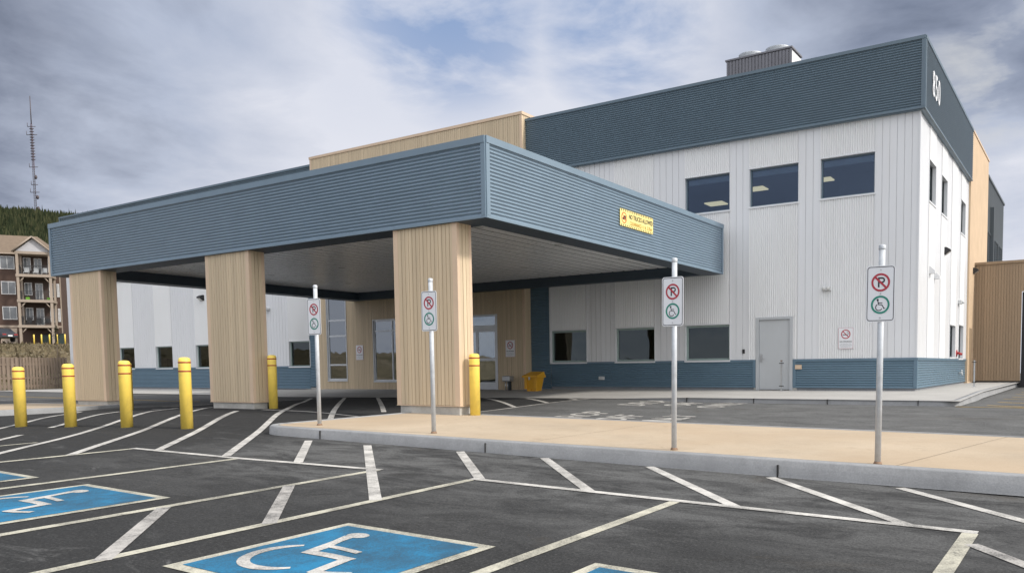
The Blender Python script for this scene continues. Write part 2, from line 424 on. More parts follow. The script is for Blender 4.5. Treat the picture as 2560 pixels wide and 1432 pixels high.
hb.add(vs, [(j * n + i, j * n + i + 1, (j + 1) * n + i + 1, (j + 1) * n + i) for j in range(len(Ds) - 1) for i in range(n - 1)], True)
tag(hb.build('hill', 'grass'), kind='structure')
# conifer wood on the hill: nobody could count it
tv, tf = [], []
for k in range(6500):
    D = R.uniform(205, 690) if k % 3 else R.uniform(560, 690)
    l = D * R.uniform(-.90, -.60)
    if D < 262 and R.random() < .7: continue
    x, y, z = hill_pt(l, D); H = R.uniform(5.5, 10.5) * (1.0 if D > 420 else .85); r = H * R.uniform(.15, .24)
    if R.random() < .07: H *= 1.25; r *= .6
    for q, (zb, zt, rr) in enumerate(((.05, .5, 1), (.28, .75, .74), (.52, 1.0, .46))):
        o = len(tv); m = 7; ph = R.uniform(0, 6)
        for i in range(m):
            a = 2 * PI * i / m + ph; rj = r * rr * R.uniform(.65, 1.25)
            tv.append((x + rj * math.cos(a), y + rj * math.sin(a), z + H * (zb + R.uniform(-.04, .05))))
        tv.append((x + R.uniform(-.1, .1), y, z + H * zt)); tf += [(o + i, o + (i + 1) % m, o + m) for i in range(m)]
tag(MB().add(tv, tf).build('conifer_wood', 'conifer'), kind='stuff')
# lawn slope and trees' skyline behind the photographer (seen in the glass)
tag(grid_mesh(frange(-90, 60, 6), frange(-70, -16, 4), lambda x, y: -.55 + 1.9 * sm(-y, 17, 45) + R.uniform(-.10, .10)).build('lawn_slope', 'lawn'), kind='structure')

# ------------------------------------------------------------------ walkway and islands
def wz(X, Y):   # walkway surface
    t = (Y - 19) / 4.5
    front = interp(X, [(-50, -.195), (-30, -.205), (-26, -.245), (-20, -.195), (-14, -.14), (-11, -.122), (-9.0, -.078), (-2, -.075)])
    back = interp(X, [(-50, -.17), (-30, -.13), (-28, -.06), (-17.5, -.03), (-15, -.005), (-2, -.0)])
    return front + (back - front) * min(1, max(0, t))
wk = MB()
cx = frange(-49.4, -12, 1.2)[:-1] + frange(-12, -2.42, .3)
rows = [19.0, 19.15, 20.5, 22, 23.6]
vs = [(x, y, wz(x, y)) for y in rows for x in cx]; n = len(cx)
wk.add(vs, [(j * n + i, j * n + i + 1, (j + 1) * n + i + 1, (j + 1) * n + i) for j in range(len(rows) - 1) for i in range(n - 1)])
wk.add([(-4.6, 23.6, -.001), (-2.42, 23.6, -.001), (-2.35, 35.6, .0), (-4.6, 35.6, .0)], [(0, 1, 2, 3)])
wk.box(-30, -17, 23.55, 23.9, -.3, -.03)
tag(wk.build('walkway', 'concrete'), kind='structure')
kb = MB()
def kerb_run(mb, pts, topf, w, h, inner):
    """pts: outer edge polyline; section with rounded top edge; inner(+1) side is left of the direction"""
    sec = [(0, -.2), (.012, -.02), (.025, 1.0 - .12), (.05, 1.0 - .02), (.085, 1.0), (w, 1.0), (w, -.2)]
    n = len(pts); vs = []
    for i, p in enumerate(pts):
        a = Vector(pts[max(0, i - 1)]); b = Vector(pts[min(n - 1, i + 1)]); d = (b - a).normalized(); nn = Vector((-d.y, d.x)) * inner
        for s_, t in sec:
            q = Vector(p) + nn * s_; zt = topf(p[0], p[1])
            vs.append((q.x, q.y, zt - h + h * t if t <= 1 else zt))
    m = len(sec); fs = [(i * m + k, i * m + k + 1, (i + 1) * m + k + 1, (i + 1) * m + k) for i in range(n - 1) for k in range(m - 1)]
    mb.add(vs, fs, True)
pts = [(x, 19.0 - .0) for x in frange(-11.2, -2.9, .5)] + [(-2.9 + .45 * math.sin(a), 19.45 - .45 * math.cos(a)) for a in frange(0.2, PI / 2, .27)] + [(-2.44, y) for y in (21, 23.5, 26, 30, 33, 35.4)]
kerb_run(kb, pts, lambda x, y: wz(x, max(19, min(y, 23.5))) + .004, .16, .15, 1)
tag(kb.build('walkway_kerb', 'kerb'), kind='structure')
kj = MB()
for x in (-9.05, -7.2, -5.35, -4.15, -3.3): kj.box(x - .006, x + .006, 18.985, 19.17, -.24, wz(x, 19) + .0055)
tag(kj.build('walkway_kerb_joint', 'joint'), kind='structure')

def arc(cx_, cy_, r, a0, a1, n): return [(cx_ + r * math.cos(a0 + (a1 - a0) * i / n), cy_ + r * math.sin(a0 + (a1 - a0) * i / n)) for i in range(n + 1)]
# right island: long front kerb, rounded nose, slanting left end beside the drop-off lane
front = [(x, 8.47) for x in frange(9, -11.3, .7)]
nose = [(-11.55, 8.47), (-11.75, 8.50), (-11.93, 8.57), (-12.06, 8.70), (-12.12, 8.88), (-12.12, 9.1)]
back = [(-12.08, 10), (-12.05, 11), (-12.06, 11.9), (-12.0, 12.1), (-11.6, 12.22), (-10.8, 12.3)] + [(x, 12.3 + .09 * (x + 10.8)) if x < -1.5 else (x, 13.14) for x in frange(-10, 9, 1)]
itop = lambda x, y: plane(x, y) + .155 if y < 12.31 else plane(x, 12.3) + .155
outer = front + nose + back
rk = MB(); kerb_run(rk, outer[:], itop, .15, .165, -1)
tag(rk.build('island_kerb', 'kerb'), kind='structure')
rj = MB()
for x, wd in ((-10.5, .003), (-7.1, .003), (-2.93, .008), (1.5, .006)):
    t = itop(x, 8.47)
    rj.box(x - wd, x + wd, 8.464, 8.62, t - .155, t - .02); rj.box(x - wd, x + wd, 8.53, 8.62, t - .03, t + .003)
tag(rj.build('island_kerb_joint', 'joint'), kind='structure')
def inset(poly, w, inner):
    out = []; n = len(poly)
    for i, p in enumerate(poly):
        a = Vector(poly[max(0, i - 1)]); b = Vector(poly[min(n - 1, i + 1)]); d = (b - a).normalized()
        out.append(tuple(Vector(p) + Vector((-d.y, d.x)) * inner * w))
    return out
it = inset(outer, .165, -1)
def tri_surface(poly, zf, name, mat, zoff=0, thick=None):
    bm = bmesh.new(); vs = [bm.verts.new((x, y, zf(x, y) + zoff)) for x, y in poly]
    f = bm.faces.new(vs); bmesh.ops.triangulate(bm, faces=[f])
    bmesh.ops.subdivide_edges(bm, edges=bm.edges[:], cuts=3, use_grid_fill=True)
    for v in bm.verts: v.co.z = zf(v.co.x, v.co.y) + zoff
    bm.normal_update()
    for f in bm.faces:
        if f.normal.z < 0: f.normal_flip()
    me = bpy.data.meshes.new(name); bm.to_mesh(me); bm.free(); me.materials.append(M[mat])
    o = bpy.data.objects.new(name, me); COL.objects.link(o); return o
tag(tri_surface(it, itop, 'island_paving', 'tan', -.012), kind='structure')
ij = MB()     # seam between paving and kerb, and the saw-cut control joints
def draped_line(mb, p, q, w, zf, zoff, seg=.3):
    p, q = Vector(p), Vector(q); L = (q - p).length; n = max(1, math.ceil(L / seg)); d = (q - p) / L; nn = Vector((-d.y, d.x)) * w / 2
    vs = []
    for i in range(n + 1):
        c = p + d * L * i / n
        for s_ in (-1, 1):
            e = c + nn * s_; vs.append((e.x, e.y, zf(e.x, e.y) + zoff))
    mb.add(vs, [(2 * i, 2 * i + 2, 2 * i + 3, 2 * i + 1) for i in range(n)])
for a, b in zip(it[:-1], it[1:]):
    if a[1] < 8.75: draped_line(ij, a, b, .016, itop, -.007)
draped_line(ij, (-1.83, 8.75), (-1.0, 13.0), .005, itop, -.008)
draped_line(ij, (-6.6, 8.8), (-6.4, 12.5), .005, itop, -.008)
tag(ij.build('island_paving_joint', 'joint'), kind='structure')
# left island under the first pier
ltop = lambda x, y: (-.155 if x > -22.3 else -.165) + .0105 * min(0, x + 22.2)
lo = [(-60, 8.2), (-40, 8.25), (-24, 8.3), (-22.3, 8.36), (-21.98, 8.45), (-21.86, 8.7), (-21.9, 9.9), (-22.3, 10.6), (-22.8, 11.3), (-23.3, 11.95), (-23.42, 12.3), (-23.7, 12.5), (-24.5, 12.6), (-60, 12.6)]
def lkt(x, y): return G(min(x, -21.0), max(8.5, min(y, 12))) + .135 + .0105 * min(0, x + 22) - .045 * sm(y, 9.5, 12)
lk_ = MB(); kerb_run(lk_, lo, lkt, .15, .17, 1)
tag(lk_.build('left_island_kerb', 'kerb'), kind='structure')
tag(tri_surface(inset(lo, .165, 1), lkt, 'left_island_paving', 'tan', -.012), kind='structure')

# ------------------------------------------------------------------ road markings
def lines(name, mat, segs, w, zoff=.005):
    mb = MB()
    for s_ in segs: draped_line(mb, s_[0], s_[1], s_[2] if len(s_) > 2 else w, G, zoff, .2)
    return tag(mb.build(name, mat), kind='structure')
FL = 6.56
lines('stall_line', 'lineF', [((-11.75, 6.27), (-11.75, 1.2)), ((-9.47, 6.36), (-9.42, 1.2)), ((-7.13, FL), (-7.0, 1.2)), ((-5.71, FL), (-5.58, 1.2)), ((-3.25, FL), (-3.22, 1.2)), ((-.75, FL), (-.76, 1.2), .115), ((-14.2, FL - .5), (-14.1, 1.2))], .105)
lines('front_line', 'lineW', [((-11.8, 6.25), (-9.47, 6.36)), ((-9.47, 6.36), (-7.1, 6.58)), ((-5.75, 6.62), (-.70, 6.60))], .105, .007)
lines('aisle_hatch', 'lineWorn', [((-7.08, 5.31), (-5.63, 4.02)), ((-7.03, 3.97), (-5.58, 2.72)), ((-7.0, 2.65), (-5.55, 1.37)), ((-.70, 6.18), (1.1, 4.1)), ((-.7, 4.7), (1.2, 2.6))], .115, .006)
hs = [((-10.45, 8.22), (-8.48, 6.5)), ((-9.17, 8.25), (-5.68, 5.19)), ((-7.47, 8.38), (-5.62, 6.62)), ((-6.06, 8.42), (-4.22, 6.62)), ((-4.51, 8.43), (-2.68, 6.62)), ((-2.98, 8.38), (-1.22, 6.62)), ((-1.62, 8.40), (.1, 6.75)), ((-.1, 8.4), (1.6, 6.7))]
lines('walk_hatch', 'lineW', hs, .115, .006)
# long hatches that run up over the crown of the drop-off lane
def hk(S, xa, xb): return ((xa, S - .9 * xa), (xb, S - .9 * xb))
lines('lane_hatch', 'lineW', [hk(-2.44, -9.85, -23.0), hk(-3.83, -11.3, -16.7), hk(-5.18, -11.75, -19.7), hk(-6.54, -11.9, -20.9), hk(-7.90, -13.6, -16.15), hk(-7.90, -17.2, -20.6), hk(-9.26, -15.2, -21.7), hk(-10.6, -17, -20.4),
      hk(-.95, -13.1, -22.0), hk(.5, -13.6, -20.6), hk(1.9, -12.1, -19.0), hk(3.3, -12.1, -17.4), hk(4.7, -12.1, -15.9), hk(6.1, -12.1, -14.2), hk(7.5, -12.1, -12.8)], .115, .006)
lines('lane_edge_line', 'lineW', [((-12.02, 12.35), (-12.02, 18.95)), ((-20.9, 11.62), (-18.75, 11.75)), ((-16.6, 11.78), (-12.1, 11.55)), ((-22.2, 12.6), (-22.2, 18.9))], .10, .0065)
lines('yellow_hatch', 'lineY', [((-2.5, 18.86), (9, 18.7)), ((-1.95, 19.7), (3, 16.6)), ((-1.89, 21.4), (2.6, 18.9)), ((-1.94, 23.4), (2.5, 20.9)), ((-1.85, 24.9), (2.5, 22.4)), ((-1.91, 27.1), (2.5, 24.6)), ((-1.9, 29.2), (2.5, 26.7)), ((-.95, 13.72), (4, 13.75))], .10, .006)
lines('yellow_lane_line', 'lineY', [((-60, 15.4), (-24.6, 15.2))], .10, .006)
lines('stop_line', 'lineWorn', [((-36, 13.2), (-26.5, 13.25))], .12, .006)

def stroke(mb, pts, w, x0, y0, zoff, tf=None):
    pts = [Vector(p) for p in pts]; n = len(pts); vs = []
    for i, p in enumerate(pts):
        d = (pts[min(n - 1, i + 1)] - pts[max(0, i - 1)]).normalized(); nn = Vector((-d.y, d.x)) * (w[i] if isinstance(w, (list, tuple)) else w) / 2
        for s_ in (-1, 1):
            q = p + nn * s_; vs.append((q.x, q.y))
    vs = [(x0 + x, y0 + y, G(x0 + x, y0 + y) + zoff) for x, y in vs]
    mb.add(vs, [(2 * i, 2 * i + 1, 2 * i + 3, 2 * i + 2) for i in range(n - 1)])
def disc(mb, c, rx, ry, x0, y0, zoff, n=20):
    vs = [(c[0] + rx * math.cos(2 * PI * i / n), c[1] + ry * math.sin(2 * PI * i / n)) for i in range(n)]
    mb.add([(x0 + x, y0 + y, G(x0 + x, y0 + y) + zoff) for x, y in vs], [tuple(range(n))])
def blue_square(x0, y0, label, s=1.52):
    t = thing('accessible_parking_marking', (x0 + s / 2, y0 + s / 2, G(x0 + s / 2, y0 + s / 2)), label, 'road marking', 'blue wheelchair squares painted in the parking stalls')
    def quad(mb, a, b, c, d, zo, n=6):
        xs_ = frange(a, b, (b - a) / n); ys_ = frange(c, d, (d - c) / n)
        g = grid_mesh(xs_, ys_, lambda x, y: G(x, y) + zo); mb.add(g.v, g.f)
    m1 = MB(); quad(m1, x0, x0 + s, y0, y0 + s, .0055); m1.build('border', 'lineF', t)
    m2 = MB(); quad(m2, x0 + .085, x0 + s - .085, y0 + .085, y0 + s - .085, .0085); m2.build('blue_panel', 'lineB', t)
    m3 = MB(); zo = .0115
    disc(m3, (.43, 1.235), .095, .075, x0, y0, zo)
    stroke(m3, [(.40, 1.19), (.45, 1.02), (.50, .86), (.535, .69)], [.10, .075, .10, .085], x0, y0, zo + .0008)
    stroke(m3, [(.50, .90), (.66, .895), (.85, .875)], .06, x0, y0, zo + .0016)
    stroke(m3, [(.495, .715), (.72, .725), (.955, .715)], .085, x0, y0, zo + .0012)
    stroke(m3, [(.905, .745), (.945, .56), (.985, .375)], .085, x0, y0, zo + .002)
    stroke(m3, [(.955, .39), (1.08, .42), (1.21, .485)], .065, x0, y0, zo + .0024)
    arcp = [(.53 + .305 * math.cos(rad(a)), .585 + .305 * math.sin(rad(a))) for a in range(128, 325, 8)]
    stroke(m3, arcp, [.04 + .042 * min(1, i / 5, (len(arcp) - 1 - i) / 5) for i in range(len(arcp))], x0, y0, zo)
    m3.build('wheelchair_symbol', 'lineW', t)
    return t
blue_square(-5.10, 2.85, 'bright blue square with white wheelchair symbol, the nearest whole one in front of the camera')
blue_square(-8.98, 2.76, 'blue wheelchair square on the left, its wheel cut off by the frame edge')
blue_square(-11.45, 2.72, 'blue square corner at the far left edge below the yellow bollards')
blue_square(-2.74, 2.84, 'blue square corner at the bottom edge in the stall right of the whole one')

FONT = None
def text_mesh(s, size, sx=1.0, ext=.0):
    cu = bpy.data.curves.new('lettering', 'FONT'); cu.body = s; cu.size = size; cu.extrude = ext; cu.align_x = 'CENTER'; cu.align_y = 'CENTER'; cu.resolution_u = 3
    o = bpy.data.objects.new('lettering', cu); COL.objects.link(o)
    bpy.context.view_layer.update()
    me = bpy.data.meshes.new_from_object(o.evaluated_get(bpy.context.evaluated_depsgraph_get()))
    vs = [(v.co.x * sx, v.co.y, v.co.z) for v in me.vertices]; fs = [tuple(p.vertices) for p in me.polygons]
    bpy.data.objects.remove(o); bpy.data.curves.remove(cu); bpy.data.meshes.remove(me)
    return vs, fs
def put_text(mb, s, size, fn, sx=1.0, bold=0):
    """fn maps flat text coordinates (a right, b up) to world"""
    vs, fs = text_mesh(s, size, sx)
    offs = [(0, 0)] if not bold else [(-bold, 0), (bold, 0), (0, -bold * .6), (0, bold * .6)]
    for k, (da, db) in enumerate(offs):
        mb.add([fn(v[0] + da, v[1] + db, k * .0002) for v in vs], fs)
    return mb
# words on the road: read by drivers heading left, one set in each lane
rt = MB()
for yc in (14.35, 18.05):
    for i, wd in enumerate(('DROP', 'OFF', 'ONLY')):
        xo = -9.7 + 1.05 * i + (.30 if yc < 16 else .0)
        put_text(rt, wd, 1.02, lambda a, b, e, xo=xo, yc=yc: (xo - b * .95, yc + a, G(xo - b * .95, yc + a) + .006 + e), .72, .02)
tag(rt.build('road_lettering', 'lineW'), kind='structure')

# ------------------------------------------------------------------ clinic building
YW, XS = 23.54, -4.15
YF, YWD = YW - .15, YW - .36
FZ0, FZ1 = 7.67, 9.59
bld = thing('clinic_building', (-17, YW, 0), 'two storey white and blue metal clinic with tan wood siding entrance block and number 850', 'building')
PF, PFas, PWd = W('F', YW), W('F', YF), W('F', YWD)
BT = .92
# window columns on the front of the main block
colsR = [(-16.58, -15.06), (-13.88, -12.38), (-11.25, -9.72), (-9.07, -7.54), (-6.88, -5.34)]
colsL = [(-49.4, -47.88), (-45.33, -43.81), (-41.78, -40.26), (-38.22, -36.70), (-34.65, -33.13), (-31.06, -29.64)]
WZ0, WZ1, UZ0, UZ1 = .93, 2.05, 5.59, 6.73
DX0, DX1, DZ1 = -8.80, -7.735, 2.19

def window(parent, ax, c, u0, u1, z0, z1, glass='glass', frame='greenalu', room='room', depth=3.5, sill='white', lights=(), blind=None, recess=.09, fw=.045, room_h=None, room_u=(0, 0), label=None, mull_u=(), mull_z=()):
    P = W(ax, c)
    mb = MB(); f0, f1 = -recess, -recess - .06
    pbox(mb, P, u0, u1, z0, z0 + fw, f1, f0); pbox(mb, P, u0, u1, z1 - fw, z1, f1, f0)
    pbox(mb, P, u0, u0 + fw, z0 + fw, z1 - fw, f1, f0); pbox(mb, P, u1 - fw, u1, z0 + fw, z1 - fw, f1, f0)
    for m in mull_u: pbox(mb, P, m - fw / 2, m + fw / 2, z0 + fw, z1 - fw, f1, f0 + .003)
    for m in mull_z: pbox(mb, P, u0 + fw, u1 - fw, m - fw / 2, m + fw / 2, f1, f0 + .001)
    w = mb.build('window', frame, parent)
    if label: w['label'] = label
    g = MB(); pbox(g, P, u0 + fw * .7, u1 - fw * .7, z0 + fw * .7, z1 - fw * .7, -recess - .032, -recess - .026); g.build('pane', glass, w)
    if room is None: room_skip = True
    else: room_skip = False
    r = MB(); d0, d1 = -recess - .08, -recess - depth; ru0, ru1 = u0 - room_u[0], u1 + room_u[1]; rz0, rz1 = (z0 - .6, z1 + .12) if room_h is None else room_h
    def q(a, b, c_, d): r.add([P(*a), P(*b), P(*c_), P(*d)], [(0, 1, 2, 3)])
    q((ru0, rz0, d1), (ru1, rz0, d1), (ru1, rz1, d1), (ru0, rz1, d1)); q((ru0, rz0, d0), (ru0, rz0, d1), (ru0, rz1, d1), (ru0, rz1, d0)); q((ru1, rz0, d0), (ru1, rz0, d1), (ru1, rz1, d1), (ru1, rz1, d0))
    q((ru0, rz0, d0), (ru1, rz0, d0), (ru1, rz0, d1), (ru0, rz0, d1)); q((ru0, rz1, d0), (ru1, rz1, d0), (ru1, rz1, d1), (ru0, rz1, d1))
    # wall inside face around the opening
    for a in ((ru0, u0, rz0, rz1), (u1, ru1, rz0, rz1), (u0, u1, rz0, z0), (u0, u1, z1, rz1)):
        if a[1] - a[0] > .01 and a[3] - a[2] > .01: q((a[0], a[2], d0), (a[1], a[2], d0), (a[1], a[3], d0), (a[0], a[3], d0))
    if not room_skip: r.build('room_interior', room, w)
    s = MB()
    pbox(s, P, u0 - .03, u1 + .03, z0 - .05, z0 - .001, -recess - .05, .035)      # sill
    pbox(s, P, u0 - .03, u1 + .03, z1 + .001, z1 + .03, -recess - .05, .02)
    pbox(s, P, u0 - .03, u0 - .001, z0, z1, -recess - .05, .016); pbox(s, P, u1 + .001, u1 + .03, z0, z1, -recess - .05, .016)
    s.build('sill_trim', sill, w)
    for (a, b, oa, ob) in lights:
        l = MB(); pbox(l, P, a, b, rz1 - .04, rz1 - .012, -oa, -ob); l.build('ceiling_light', 'ceilinglight', w)
    if blind:
        bmb = MB(); pbox(bmb, P, u0 + fw, u1 - fw, blind, z1 - fw, -recess - .075, -recess - .068); bmb.build('roller_blind', 'blind', w)
    return w

# vertical corrugated panels in the window columns, flat grooved panels between
def column_panels(cols, lo, hi, upper, P, first, last, openings=()):
    for (u0, u1) in cols:
        segs = []
        ops = [(z0, z1) for (a, b, z0, z1) in openings if abs(a - u0) < .2]
        zs = [(BT, FZ0 + .03)]
        cuts = sorted(ops)
        z = BT; out = []
        for (a, b) in cuts:
            if a > z + .02: out.append((z, a))
            z = b
        out.append((z, FZ0 + .03))
        mb = MB()
        for (a, b) in out: corr_v(mb, P, u0, u1, a, b)
        mb.build('corrugated_panel', 'white', bld)
frontwins = []
opsR = [(u0, u1, WZ0, WZ1) for (u0, u1) in colsR[:3]] + [(u0, u1, UZ0, UZ1) for (u0, u1) in colsR[2:]]
column_panels([c for i, c in enumerate(colsR) if i != 3], 0, 0, 0, PF, 0, 0, opsR)
# the door column: panel beside and above the door
mb = MB(); u0, u1 = colsR[3]
corr_v(mb, PF, u0, DX0 - .03, BT, DZ1 + .03); corr_v(mb, PF, DX1 + .03, u1, BT, DZ1 + .03); corr_v(mb, PF, u0, u1, DZ1 + .03, UZ0); corr_v(mb, PF, u0, u1, UZ1, FZ0 + .03)
mb.build('corrugated_panel', 'white', bld)
opsL = [(u0, u1, WZ0, WZ1) for (u0, u1) in colsL] + [(u0, u1, UZ0, UZ1) for (u0, u1) in colsL]
column_panels(colsL, 0, 0, 0, PF, 0, 0, opsL)
def flat_piers(edges, P, z0, z1, mat='whiteflat', pitch=.20):
    for (u0, u1) in edges:
        mb = MB(); n = max(2, round((u1 - u0) / .21)); flatstrip(mb, P, board_prof(u0, u1, (u1 - u0) / n, .016, .018, u0), z0, z1)
        # slim edge flashings
        pbox(mb, P, u0, u0 + .035, z0, z1, -.01, .014); pbox(mb, P, u1 - .035, u1, z0, z1, -.01, .014)
        mb.build('flat_panel', mat, bld)
flat_piers([(a[1], b[0]) for a, b in zip(colsR[:-1], colsR[1:])] + [(colsR[-1][1], XS)], PF, BT, FZ0 + .03)
flat_piers([(-50.6, colsL[0][0])] + [(a[1], b[0]) for a, b in zip(colsL[:-1], colsL[1:])], PF, BT, FZ0 + .03)
# windows on the front
for i, (u0, u1) in enumerate(colsR[:3]):
    window(bld, 'F', YW, u0, u1, WZ0, WZ1, 'glass', 'greenalu', 'room', 4, 'whiteflat', fw=.065)
ceil = 6.82
lit = {2: [(-12.45, -11.75, 4.15, 4.75)], 3: [(-10.25, -9.62, 2.65, 3.2)], 4: [(-7.95, -7.33, 2.62, 3.1)]}
for i, (u0, u1) in enumerate(colsR):
    if i > 1: window(bld, 'F', YW, u0, u1, UZ0, UZ1, 'glassup', 'blueshaded', None, 6.5, 'whiteflat')
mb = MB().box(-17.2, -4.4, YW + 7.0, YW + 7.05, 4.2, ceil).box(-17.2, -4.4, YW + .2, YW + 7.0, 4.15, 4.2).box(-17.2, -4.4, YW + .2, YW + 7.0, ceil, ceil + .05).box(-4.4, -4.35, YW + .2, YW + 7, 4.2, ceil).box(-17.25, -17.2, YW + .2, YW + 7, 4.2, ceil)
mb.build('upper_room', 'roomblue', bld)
for (a, b, c_, d) in [l for v in lit.values() for l in v]:
    mb = MB().box(a, b, YW + c_, YW + d, ceil - .05, ceil - .012); mb.build('ceiling_light', 'ceilinglight', bld)
for u0, u1 in colsR[2:]:  # rolled-up blind behind the head of each upper window
    mb = MB().box(u0 + .05, u1 - .05, YW + .15, YW + .21, UZ1 - .22, UZ1 - .045, .01); mb.build('blind_cassette', 'aptwhite', bld)
for i, (u0, u1) in enumerate(colsL):
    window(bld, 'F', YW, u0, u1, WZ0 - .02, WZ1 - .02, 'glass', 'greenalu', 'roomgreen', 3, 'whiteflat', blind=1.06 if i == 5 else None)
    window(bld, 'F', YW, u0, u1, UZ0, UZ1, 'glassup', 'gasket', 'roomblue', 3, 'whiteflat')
# blue base course and the two blue bands beside the entrance block
def base_part(P, u0, u1, z0=.07, z1=BT, mat='bluebase', ends=(1, 1)):
    mb = corr_h(P, u0, u1, z0 + .03, z1 - .06); b = mb.build('base_cladding', mat, bld)
    t = MB(); pbox(t, P, u0, u1, z1 - .06, z1 + .012, -.02, .03); pbox(t, P, u0, u1, z0, z0 + .03, -.02, .022)
    if ends[0]: pbox(t, P, u0 - .005, u0 + .09, z0 + .03, z1 - .06, -.02, .024)
    if ends[1]: pbox(t, P, u1 - .09, u1 + .005, z0 + .03, z1 - .06, -.02, .024)
    t.build('trim', 'bluebasetrim', b)
base_part(PF, colsR[0][0], DX0 - .06, ends=(0, 1)); base_part(PF, DX1 + .06, XS + .02, ends=(1, 1)); base_part(PF, -50.62, -29.64, z0=-.08, ends=(1, 0))
PR = W('R', XS)
base_part(PR, YW - .0, 34.2, ends=(1, 0))
for (a, b) in ((-29.64, -28.75), (-17.5, -16.58)):
    mb = corr_h(PF, a, b, .0, FZ0); mb.build('blue_band', 'bluebase', bld)
mb = MB(); pbox(mb, PF, -16.62, -16.555, BT + .012, FZ0, -.01, .03); mb.build('trim', 'whiteflat', bld)
# foundation strip
for a, b, c_ in ((-17.4, DX0 - .07, .07), (DX1 + .07, XS - .03, .07), (-50.6, -28.8, -.08)):
    mb = MB(); pbox(mb, PF, a, b, -.5, c_, -.5, -.03); mb.build('foundation', 'groove', bld)
mb = MB().box(XS - .5, XS - .03, YW + .52, 39, -.3, .07); mb.build('foundation', 'groove', bld)
# fascia
def fascia(P, u0, u1, z0, z1, mat, cap=.09, corner=(1, 1), pitch=.0685, foot=.05, parent=None, tm='bluetrim'):
    b = corr_h(P, u0 + (.1 if corner[0] else 0), u1 - (.1 if corner[1] else 0), z0 + foot, z1 - cap, pitch).build('fascia', mat, parent or bld)
    t = MB(); pbox(t, P, u0, u1, z1 - cap, z1, -.25, .035); pbox(t, P, u0, u1, z0, z0 + foot, -.1, .02)
    if corner[0]: pbox(t, P, u0, u0 + .1, z0 + foot, z1 - cap, -.05, .024)
    if corner[1]: pbox(t, P, u1 - .1, u1, z0 + foot, z1 - cap, -.05, .024)
    t.build('trim', tm, b); return b
XFs = XS + .13
fascia(PFas, -17.46, XFs + .012, FZ0, FZ1, 'blueshaded', corner=(0, 1), tm='blueshaded')
fascia(W('R', XFs), YF + .02, 33.65, FZ0, FZ1, 'blueshaded', corner=(1, 0), tm='blueshaded')
fascia(PFas, -50.75, -28.8, FZ0, FZ1, 'blueshaded', corner=(1, 0), tm='blueshaded')
for bx in ((-50.7, -28.7, YF + .03, YW + .1), (-17.5, XFs - .03, YF + .03, YW + .1), (XS - .1, XFs - .03, YW + .1, 33.6)):
    mb = MB().box(*bx, FZ0 - .012, FZ0 + .03); mb.build('fascia_soffit', 'bluetrim', bld)
mb = MB(); mb.box(-50.4, XS - .1, YW + .2, 47, 8.9, 9.1); mb.build('roof', 'roofgravel', bld)
mb = MB(); mb.box(-50.6, -50.4, YW + .01, 47, -.4, 9.2); mb.box(-50.4, XS - .1, 46.8, 47, -.3, 9.0); mb.build('rear_wall', 'whiteflat', bld)
# right side wall
sidecols = [(25.05, 26.18), (27.30, 28.43), (29.50, 30.80), (31.68, 32.84)]
def side_panels():
    edges = [YW] + [x for c in sidecols for x in c] + [33.7]
    wins = {0: [(5.5, 6.67)], 1: [(5.5, 6.67)], 2: [(.98, 2.08)], 3: [(.95, 2.16), (5.5, 6.67)]}
    for i, (u0, u1) in enumerate(sidecols):
        z = BT; mb = MB()
        for (a, b) in wins[i]:
            if a > z + .01: corr_v(mb, PR, u0, u1, z, a)
            z = b
        corr_v(mb, PR, u0, u1, z, FZ0 + .03); mb.build('corrugated_panel', 'white', bld)
        for (a, b) in wins[i]: window(bld, 'R', XS, u0, u1, a, b, 'glass', 'gasket', 'room', 2.5, 'whiteflat')
    prs = [(YW, sidecols[0][0])] + [(a[1], b[0]) for a, b in zip(sidecols[:-1], sidecols[1:])] + [(sidecols[-1][1], 33.7)]
    flat_piers(prs, PR, BT, FZ0 + .03)
side_panels()
mb = MB(); mb.box(XS - .015, XS + .02, YW - .02, YW + .015, BT + .012, FZ0); mb.build('corner_trim', 'whiteflat', bld)
# small fittings on the side wall
for (y, z) in ((25.35, 3.50), (26.22, 3.42)):
    mb = MB().add([(XS, y - .1, z + .17), (XS, y + .1, z + .17), (XS + .17, y + .1, z), (XS + .17, y - .1, z), (XS, y - .1, z - .09), (XS, y + .1, z - .09), (XS + .17, y + .1, z - .09), (XS + .17, y - .1, z - .09)], [(0, 1, 2, 3), (3, 2, 6, 7), (0, 3, 7, 4), (1, 5, 6, 2), (4, 7, 6, 5)])
    mb.build('vent_hood', 'whiteflat', bld)
mb = MB().box(XS, XS + .12, 31.4, 31.65, 2.9, 3.05, .02).tube((XS + .12, 31.52, 2.96), (XS + .2, 31.52, 2.96), .05); mb.build('alarm_strobe', 'lightgrey', bld)
mb = MB().tube((XS, 31.25, 1.13), (XS + .12, 31.25, 1.13), .045).tube((XS + .09, 31.2, 1.13), (XS + .17, 31.14, 1.09), .04).tube((XS + .09, 31.3, 1.13), (XS + .17, 31.36, 1.09), .04).tube((XS, 31.25, 1.13), (XS + .03, 31.25, 1.13), .12); mb.build('fire_hose_inlet', 'redpaint', bld)
mb = MB().tube((XS, 31.9, .42), (XS + .14, 31.9, .42), .03).tube((XS + .12, 31.9, .42), (XS + .12, 31.9, .32), .022).tube((XS + .10, 31.9, .47), (XS + .10, 31.9, .52), .035); mb.build('hose_tap', 'lightgrey', bld)
